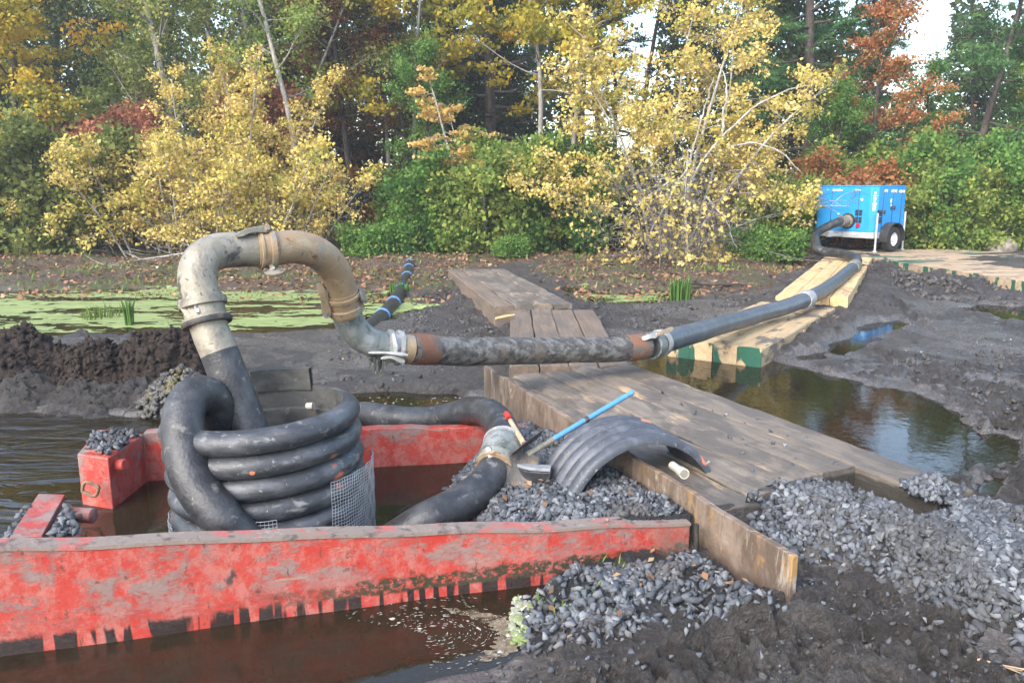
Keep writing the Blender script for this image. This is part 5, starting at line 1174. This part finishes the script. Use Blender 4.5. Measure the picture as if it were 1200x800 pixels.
kind('yellow_birch', LF['yellow'], B['bark_white'], B['bark_twig'], seed=18, stems=[(0, 0, 7.6, .06, .22, .0, .0), (-.3, .2, 7.2, .05, .03, .1, 0), (.1, -.1, 5.8, .045, .62, 0, -.05), (-.1, 0, 5.6, .04, -.5, -.1, -.03), (.2, .2, 7, .045, .35, .1, 0), (0, -.2, 4.6, .03, .9, -.3, -.07), (-.3, -.2, 4.4, .03, -.9, -.3, -.06), (-.6, .1, 6.4, .04, -.25, 0, -.01)],
     limbs=24, base=.2, limb_len=2.0, elev=(-5, 45), sub=7, twig=6, nleaf=7, L=.095, W=.07, sig=.10, bare=.36, tmean=.56, tvar=.2, grav=-.06, min_z=.5, keep=lambda A: ((A[:, 2] > 3.1 - .85 * np.abs(A[:, 0] - .1)) | (A[:, 2] > 3.4)) & (A[:, 0] < 3.0 + .25 * np.maximum(A[:, 2] - 3, 0)),
     extra=[([(.05, -1.3, -.1), (0, -1.35, 1.0), (-.05, -1.3, 1.9), (-.02, -1.25, 2.75)], .04), ([(-.06, -1.3, 2.3), (-.6, -1.45, 1.4), (-1.35, -1.6, .15)], .026), ([(0, -.6, 1.4), (.15, -.8, 2.1), (.85, -1, 3.2), (2.2, -1, 4.1), (3.6, -.9, 4.35)], .036),
            ([(.95, -1.2, 2.9), (1.7, -1.4, 2.95), (2.3, -1.4, 2.75), (2.8, -1.4, 2.2)], .028), ([(.85, -1, 3.2), (.9, -1, 4.2), (.75, -1, 4.9)], .035), ([(0, -1.0, 2.4), (.2, -1.1, 3.6), (.45, -1, 4.5)], .03), ([(.5, -1.1, 1.7), (.9, -1.3, 1.2), (1.3, -1.5, .5)], .025), ([(-.5, -1.2, 2.1), (-1.3, -1.3, 1.6), (-2.0, -1.3, 1.0)], .022)])
kind('twig_brush', LF['yellow'], B['bark_twig'], B['bark_twig'], seed=19, stems=fan(26, 2.6, 2.6, .02, 8, .8, -.06, .5), limbs=12, base=.1, limb_len=1.2, elev=(-20, 50), sub=8, twig=4, nleaf=3, L=.11, W=.075, sig=.12, bare=.9, grav=-.06, tmean=.55)
def bush(name, lf, seed, sp, H, n=14, nl=8, L=.115, W=.08, tm=.5, tv=.27):
    kind(name, LF[lf], B['bark_twig'], seed=seed, stems=fan(n, sp, H, .028, seed, .6, -.01, .7), limbs=11, base=.06, limb_len=H * .33, elev=(-5, 55), sub=5, twig=6, nleaf=nl, L=L, W=W, sig=.14, tmean=tm, tvar=tv)
bush('green_bush', 'green', 20, 1.2, 3.2); bush('lime_bush', 'limegreen', 21, 1.3, 2.8); bush('olive_bush', 'olive', 22, 1.4, 3.2, tm=.35); bush('dark_bush', 'darkgreen', 23, 1.5, 2.6)
bush('low_bush', 'green', 24, .9, .9, 9, 4, .10, .065); bush('rust_bush', 'rust', 25, .9, 2.0, 10, 9); bush('orange_bush', 'orange', 26, 1.1, 2.6, 11, 9)

for a in (
 # ---- far left
 ('gold_maple', 'maple_tree', 38, 24.5, 1.0, .4, 'golden maple crown in the upper left corner of the photo', 'tree'),
 ('gold_maple', 'maple_tree', -70, 23.5, .8, 2.2, 'low golden maple cut off by the left edge', 'tree'),
 ('olive_bush', 'shrub', 18, 22.2, 1.25, 0, 'dull olive shrub at the left edge under the golden maple', 'shrub'),
 ('olive_bush', 'shrub', 78, 22.8, 1.1, 2.0, 'dull olive shrub just right of the one at the left edge', 'shrub'),
 ('dark_bush', 'shrub', -40, 23.0, 1.4, 1, 'dark shrub half out of view at the left edge', 'shrub'),
 ('red_sumac', 'sumac_tree', 122, 23.2, 1.0, .3, 'small pinkish red tree left of the yellow shrub', 'tree'),
 ('broad_olive', 'deciduous_tree', 228, 25.0, 1.0, .2, 'tall pale olive tree with a leaning grey trunk behind the yellow shrub', 'tree'),
 ('broad_lime', 'deciduous_tree', 150, 26.5, .95, 1.9, 'yellow green tree between the golden maple and the pale olive tree', 'tree'),
 ('twin_trunk', 'deciduous_tree', 296, 26.0, 1.0, .0, 'tree with three bare grey trunks high above the gooseneck pipe', 'tree'),
 ('red_sumac', 'sumac_tree', 312, 26.8, 1.35, 1.3, 'dark red foliage behind the three bare grey trunks', 'tree'),
 ('pale_trunk', 'birch_tree', 350, 23.8, 1.0, .8, 'slim pale grey trunk rising from the right half of the yellow shrub', 'tree'),
 ('yellow_shrub', 'yellow_shrub', 245, 21.6, 1.0, 0, 'wide bright yellow shrub left of centre beyond the leaf litter', 'shrub'),
 ('yellow_top', 'yellow_shrub', 285, 22.6, .9, .5, 'tall yellow stems rising behind the wide yellow shrub', 'shrub'),
 ('twig_brush', 'bare_brush', 290, 20.9, .62, .3, 'tangle of bare grey twigs below the wide yellow shrub', 'brush'),
 # ---- middle
 ('rust_oak', 'oak_tree', 415, 26.5, .9, .4, 'rusty brown oak left of the dark gap in the wood', 'tree'),
 ('rust_oak', 'oak_tree', 372, 28.5, 1.1, 2.4, 'brown red oak behind the slim pale trunk', 'tree'),
 ('gold_oak', 'oak_tree', 640, 25.0, 1.0, .0, 'golden green oak with two slim grey trunks above the green bush', 'tree'),
 ('gold_oak', 'oak_tree', 480, 27.2, .95, 2.6, 'golden green oak hanging over the dark gap at the top', 'tree'),
 ('bare_pine', 'pine_tree', 577, 29.5, 1.0, .3, 'thick dark pine trunk left of the two slim grey trunks', 'tree'),
 ('bare_pine', 'pine_tree', 671, 29.0, 1.05, 2.1, 'thick dark pine trunk just left of the bright sky gap', 'tree'),
 ('thin_pine', 'pine_tree', 703, 31.0, 1.0, .9, 'thin dark pine trunk standing in the bright sky gap', 'tree'),
 ('thin_pine', 'pine_tree', 722, 34.0, .9, 2.5, 'thinnest dark pine trunk in the bright sky gap', 'tree'),
 ('thin_pine', 'pine_tree', 741, 33.0, 1.0, 4.0, 'thin dark pine trunk at the right side of the bright sky gap', 'tree'),
 ('thin_pine', 'pine_tree', 483, 26.8, .8, 1.4, 'straight grey pine stem standing in the dark gap', 'tree'),
 ('sapling', 'maple_sapling', 551, 21.2, 1.0, 0, 'leaning sapling with peach yellow leaves in front of the green bush', 'tree'),
 ('green_bush', 'green_bush', 535, 22.4, .9, .3, 'green bush at the foot of the leaning sapling', 'bush'),
 ('lime_bush', 'green_bush', 585, 22.6, 1.15, 1.0, 'lighter green bush in the middle behind the farthest timber mat', 'bush'),
 ('green_bush', 'green_bush', 640, 22.9, 1.05, 2.4, 'green bush left of the yellow birch', 'bush'),
 ('dark_bush', 'green_bush', 690, 23.4, .8, 2.4, 'dark bush below the bright sky gap', 'bush'),
 ('broad_green', 'deciduous_tree', 520, 25.2, .62, 1.1, 'green tree rising behind the leaning sapling', 'tree'),
 ('low_bush', 'low_bush', 448, 21.2, .9, .2, 'low green bush beside the end of the banded black hose', 'bush'),
 ('rust_bush', 'rust_bush', 470, 24.5, .7, .2, 'small brown bush inside the dark gap', 'bush'),
 ('low_bush', 'low_bush', 600, 20.4, .5, 1.2, 'small green clump behind the end of the farthest timber mat', 'bush'),
 # ---- right of centre
 ('yellow_birch', 'yellow_birch', 792, 21.6, 1.0, 0, 'yellow birch with white drooping branches right of centre', 'tree'),
 ('twig_brush', 'bare_brush', 800, 20.6, 1.02, 1.0, 'tangle of bare brown twigs at the foot of the yellow birch', 'brush'),
 ('lime_bush', 'green_bush', 905, 21.9, .72, .9, 'yellow green bush between the yellow birch and the blue pump', 'bush'),
 ('yellow_top', 'yellow_shrub', 866, 22.4, .6, 1.8, 'yellow leaved stems right of the yellow birch', 'shrub'),
 ('low_bush', 'low_bush', 900, 19.9, .8, 2.2, 'low green plants below the yellow birch on its right side', 'bush'),
 ('white_pine', 'pine_tree', 945, 26.5, 1.0, .3, 'bright green pine above the yellow birch on its right', 'tree'),
 ('white_pine', 'pine_tree', 1010, 30.5, .72, 2.0, 'smaller green pine behind the orange maple', 'tree'),
 ('orange_maple', 'maple_tree', 1010, 25.6, .86, .5, 'orange red maple above the blue pump trailer', 'tree'),
 ('orange_bush', 'orange_bush', 985, 23.6, 1.0, .5, 'orange bush just behind the blue pump trailer', 'bush'),
 ('broad_green', 'deciduous_tree', 960, 25.0, .5, 3.0, 'small green tree between the orange maple and the yellow birch', 'tree'),
 ('lime_bush', 'green_bush', 1035, 24.0, 1.1, 2.0, 'green bush behind the right end of the pump trailer', 'bush'),
 ('leaning_pine', 'pine_tree', 1108, 25.0, 1.0, 0, 'pine with a dark leaning trunk right of the orange maple', 'tree'),
 ('broad_green', 'deciduous_tree', 1090, 27.0, .58, 1.0, 'low green tree behind the leaning pine', 'tree'),
 ('broad_lime', 'deciduous_tree', 1165, 26.0, .66, .6, 'yellow green tree right of the leaning pine', 'tree'),
 ('broad_green', 'deciduous_tree', 1228, 25.0, .85, 2.0, 'green tree cut off by the right edge', 'tree'),
 ('lime_bush', 'green_bush', 1112, 22.2, .88, .2, 'low yellow green bush right of the blue pump trailer', 'bush'),
 ('green_bush', 'green_bush', 1085, 23.2, 1.0, 1.5, 'green bush behind the low yellow green bush on the right', 'bush'),
 ('lime_bush', 'green_bush', 1170, 22.4, .75, 3.0, 'low yellow green bush above the boulder on the right', 'bush'),
 ('green_bush', 'green_bush', 1215, 22.8, 1.0, 4.0, 'green bush at the right edge of the photo', 'bush'),
): grow(*a)
# the trees behind, each told apart by nothing but its place in the row
gname = 'trees deep in the wood'
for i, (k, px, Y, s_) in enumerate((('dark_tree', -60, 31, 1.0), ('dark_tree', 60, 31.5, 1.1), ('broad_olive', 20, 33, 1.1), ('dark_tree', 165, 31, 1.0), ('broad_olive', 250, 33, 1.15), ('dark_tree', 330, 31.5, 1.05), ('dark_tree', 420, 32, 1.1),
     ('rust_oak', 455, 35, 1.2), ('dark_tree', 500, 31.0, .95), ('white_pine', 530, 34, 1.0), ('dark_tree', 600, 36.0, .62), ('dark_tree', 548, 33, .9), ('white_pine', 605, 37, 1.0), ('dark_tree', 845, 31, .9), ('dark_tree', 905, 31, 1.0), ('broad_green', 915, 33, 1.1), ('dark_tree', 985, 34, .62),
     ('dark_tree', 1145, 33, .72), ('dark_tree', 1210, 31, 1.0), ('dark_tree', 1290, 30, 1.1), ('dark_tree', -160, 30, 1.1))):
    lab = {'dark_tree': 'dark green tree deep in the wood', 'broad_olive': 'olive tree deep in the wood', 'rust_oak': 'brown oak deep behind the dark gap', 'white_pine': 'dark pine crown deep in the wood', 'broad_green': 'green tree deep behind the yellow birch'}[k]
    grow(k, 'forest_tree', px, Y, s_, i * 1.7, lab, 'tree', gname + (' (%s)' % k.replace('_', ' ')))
# far wood: one mass of foliage behind everything, open where the sky shows through
def far_wood():
    gg = np.random.default_rng(77); n = 70000
    px = gg.uniform(-220, 1420, n); Y = gg.uniform(38, 50, n); hmax = 7 + 5 * fbm(px / 90., px * 0, 50, 3)
    hmax = np.where((px > 672) & (px < 765), 1.2 + 1.2 * vnoise(px / 9., px * 0, 2), hmax); hmax = np.where((px > 1030) & (px < 1095), 5.2, hmax)
    z = .8 + hmax * gg.uniform(0, 1, n) ** .8; P = np.stack([px_at(a, b, 2.) for a, b in zip(px, Y)]); P[:, 2] = z
    k = fbm(P[:, 0] / 1.6, P[:, 2] / 1.3 + Y * .4, 51, 3) > .40; P = P[k]
    v, f = leaf_quads(P, .34, .26, gg); mb = MB(); mb.add(v, f, np.repeat(np.clip(gg.normal(.5, .2, len(P)), 0, 1), 4))
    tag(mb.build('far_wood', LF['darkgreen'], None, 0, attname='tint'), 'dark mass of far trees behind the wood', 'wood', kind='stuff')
far_wood()
# undergrowth and grass at the foot of the trees
def blades(poly, n, H, lab, name='grass', dens=None, wd=.012):
    P = scatter(poly, n, g, None, .3, 0, 0)
    if dens is not None: P = P[g.uniform(size=len(P)) < dens(P[:, 0], P[:, 1])]
    m = len(P); a = g.uniform(0, 6.28, m); h = H * g.uniform(.4, 1.1, m)[:, None]; t_ = np.stack([np.cos(a), np.sin(a), 0 * a], 1); s_ = np.stack([-np.sin(a), np.cos(a), 0 * a], 1) * wd
    up_ = np.array((0, 0, 1.0)); V = np.stack([P - s_, P + s_, P + t_ * h * .25 + up_ * h * .6 + s_ * .7, P + t_ * h * .6 + up_ * h, ], 1).reshape(-1, 3)
    mb = MB(); mb.add(V, np.arange(4 * m).reshape(m, 4), np.repeat(np.clip(g.normal(.45, .2, m), 0, 1), 4))
    tag(mb.build(name, LF['grass'], None, 0, attname='tint'), lab, 'grass', kind='stuff')
blades(pp(.15, (-200, 345), (420, 345), (520, 350), (540, 310), (620, 306), (690, 350), (830, 340), (900, 330), (950, 300), (960, 275), (-200, 275)), 26000, .13, 'thin grass among the fallen leaves on the bank', dens=lambda x, y: ss(.50, .62, fbm(x / .9, y / .8, 61, 3)) * .8, wd=.014)
blades(pp(.1, (618, 690), (660, 665), (720, 650), (740, 665), (690, 690), (640, 720), (618, 725)), 500, .05, 'sparse grass sprouting in the stones by the red wall', dens=lambda x, y: ss(.46, .6, fbm(x / .12, y / .12, 62, 2)), wd=.005)
def tuft(px, py, n, H, name, label, cat, mat='grass', wd=.008, sp=.05):
    q = pz(px, py, .0); e = empty(name, (q[0], q[1], max(gz(q[0], q[1]), 0)), label, cat); mb = MB()
    for i in range(n):
        a = rnd.uniform(0, 6.28); r_ = rnd.uniform(0, sp); h = H * rnd.uniform(.55, 1.1); l = rnd.uniform(.02, .3) * h
        p0 = np.array((math.cos(a) * r_, math.sin(a) * r_, 0)); p = [p0, p0 + (math.cos(a) * l * .3, math.sin(a) * l * .3, h * .6), p0 + (math.cos(a) * l, math.sin(a) * l, h)]
        mb.tube(np.array(p), [wd, wd * .8, .001], 4, False)
    mb.att = [np.full(len(x), rnd.uniform(.1, .8)) for x in mb.v]
    o = mb.build('leaves', LF[mat], None, 0, attname='tint'); o.parent = e
tuft(152, 381, 34, .42, 'rush_tuft', 'upright green rush tuft growing in the duckweed', 'plant', 'green', .011, .07)
tuft(118, 372, 60, .20, 'grass_tuft', 'pale dry grass tuft in the duckweed left of the rush', 'plant', 'grass', .009, .3)
tuft(405, 350, 40, .25, 'grass_tuft', 'dry grass tuft on the marsh behind the gooseneck pipe', 'plant', 'grass', .009, .15)
tuft(795, 352, 50, .42, 'fern', 'small bright green fern below the bare birch branches', 'plant', 'green', .018, .2)
tuft(470, 345, 50, .22, 'grass_tuft', 'green grass tuft beside the banded black hose', 'plant', 'green', .012, .2)
# fallen branches
def branch(pts, r_, name, label, side=6, mat='bark_twig'):
    P = spline(pts, 26); mb = MB(); mb.tube(P, np.linspace(r_, r_ * .25, 26), 7); gg = np.random.default_rng(int(P[0][0] * 100) % 99 + 3)
    for i in range(side):
        a, d = at(P, .2 + .75 * i / side); q, _ = poly(gg, a, d + gg.normal(0, .7, 3) * (1, 1, .5) + (0, 0, .25), gg.uniform(.35, 1.0), 5, .15, .0); mb.tube(q, np.linspace(r_ * .4, .003, 6), 5, False)
    tag(mb.build(name, M[mat], None, 60), label, 'branch')
branch([pz(300, 279, .75), pz(262, 288, .55), pz(215, 297, .4), pz(160, 305, .25), pz(95, 315, .16)], .035, 'fallen_branch', 'long pale bare branch sagging to the leaf litter left of the gooseneck', 8, 'bark_grey')
branch([pz(-20, 271, .5), pz(20, 274, .42), pz(60, 274, .4)], .03, 'fallen_branch', 'pale branch lying at the left edge under the olive shrub', 4, 'bark_grey')
branch([pz(872, 285, .5), pz(905, 296, .4), pz(940, 304, .35), pz(975, 306, .33)], .022, 'fallen_branch', 'thin bare branch reaching from the birch brush to the dark hose', 5, 'bark_twig')
branch([pz(795, 330, .15), pz(840, 333, .13), pz(880, 333, .13)], .05, 'fallen_branch', 'dark fallen stick on the ground below the yellow birch', 2, 'bark_dark')
branch([pz(1145, 772, .1), pz(1175, 780, .1), pz(1215, 790, .1)], .008, 'straw_stalk', 'pale straw stalk on the mud in the lower right corner', 3, 'wood_handle')
q = px_at(1172, 21.2, .3)
import bmesh
bm = bmesh.new(); bmesh.ops.create_icosphere(bm, subdivisions=4, radius=1)
V = np.array([v_.co[:] for v_ in bm.verts]); F = [tuple(v_.index for v_ in f_.verts) for f_ in bm.faces]; bm.free()
V = V * (1 + .25 * (fbm(V[:, 0] * 1.7 + 5, V[:, 1] * 1.7 + V[:, 2] * 1.3, 71, 3) - .5)[:, None]) * (.42, .36, .34)
o = MB().add(V, F).build('boulder', weathered('boulder_stone', (.17, .14, .11), [((.28, .25, .21), 5, .45, .65), ((.10, .12, .05), 4, .55, .68)], .85, bump=(14, .03)), None, 180)
o.location = (q[0], q[1], gz(q[0], q[1]) + .10); tag(o, 'rounded brown boulder below the bushes near the right edge', 'boulder')

# ------------------------------------------------------------------ daylight
SUN_EL, SUN_AZ = 40, 216           # azimuth clockwise from the view direction: behind the camera, to the right
w = bpy.data.worlds.new('World'); sc.world = w; w.use_nodes = True
nt = w.node_tree; bg = nt.nodes['Background']; sky = nt.nodes.new('ShaderNodeTexSky'); sky.sky_type = 'NISHITA'
sky.sun_disc = False; sky.sun_elevation = R(SUN_EL); sky.sun_rotation = R(SUN_AZ); sky.dust_density = 2.2; sky.air_density = 1.2; sky.ozone_density = 1.0
nt.links.new(sky.outputs[0], bg.inputs[0]); bg.inputs[1].default_value = .15
sd_ = bpy.data.lights.new('sun', 'SUN'); sd_.energy = 1.1; sd_.angle = R(35); sd_.color = (1, .985, .96)
so = bpy.data.objects.new('sun', sd_); col.objects.link(so)
dv = Vector((math.sin(R(SUN_AZ)) * math.cos(R(SUN_EL)), math.cos(R(SUN_AZ)) * math.cos(R(SUN_EL)), math.sin(R(SUN_EL))))
so.rotation_euler = dv.to_track_quat('Z', 'Y').to_euler(); so.location = (0, 0, 30)
sc.view_settings.view_transform = 'Standard'; sc.view_settings.look = 'None'; sc.view_settings.exposure = 1.95; sc.view_settings.gamma = 1
sc.render.engine = 'CYCLES'; sc.cycles.use_denoising = True; sc.cycles.max_bounces = 6; sc.cycles.transparent_max_bounces = 8

# ------------------------------------------------------------------ a little autumn haze
mb = MB(); mb.box((0, 25, 19), (190, 120, 42))
t = NT('haze'); v_ = t.node('ShaderNodeVolumePrincipled'); v_.inputs['Color'].default_value = (.9, .93, .97, 1); v_.inputs['Density'].default_value = .0016; v_.inputs['Anisotropy'].default_value = .2
t.t.links.new(v_.outputs[0], t.out.inputs['Volume'])
tag(mb.build('haze', t.m, None, 0), 'thin pale haze in the air', 'haze', kind='stuff')
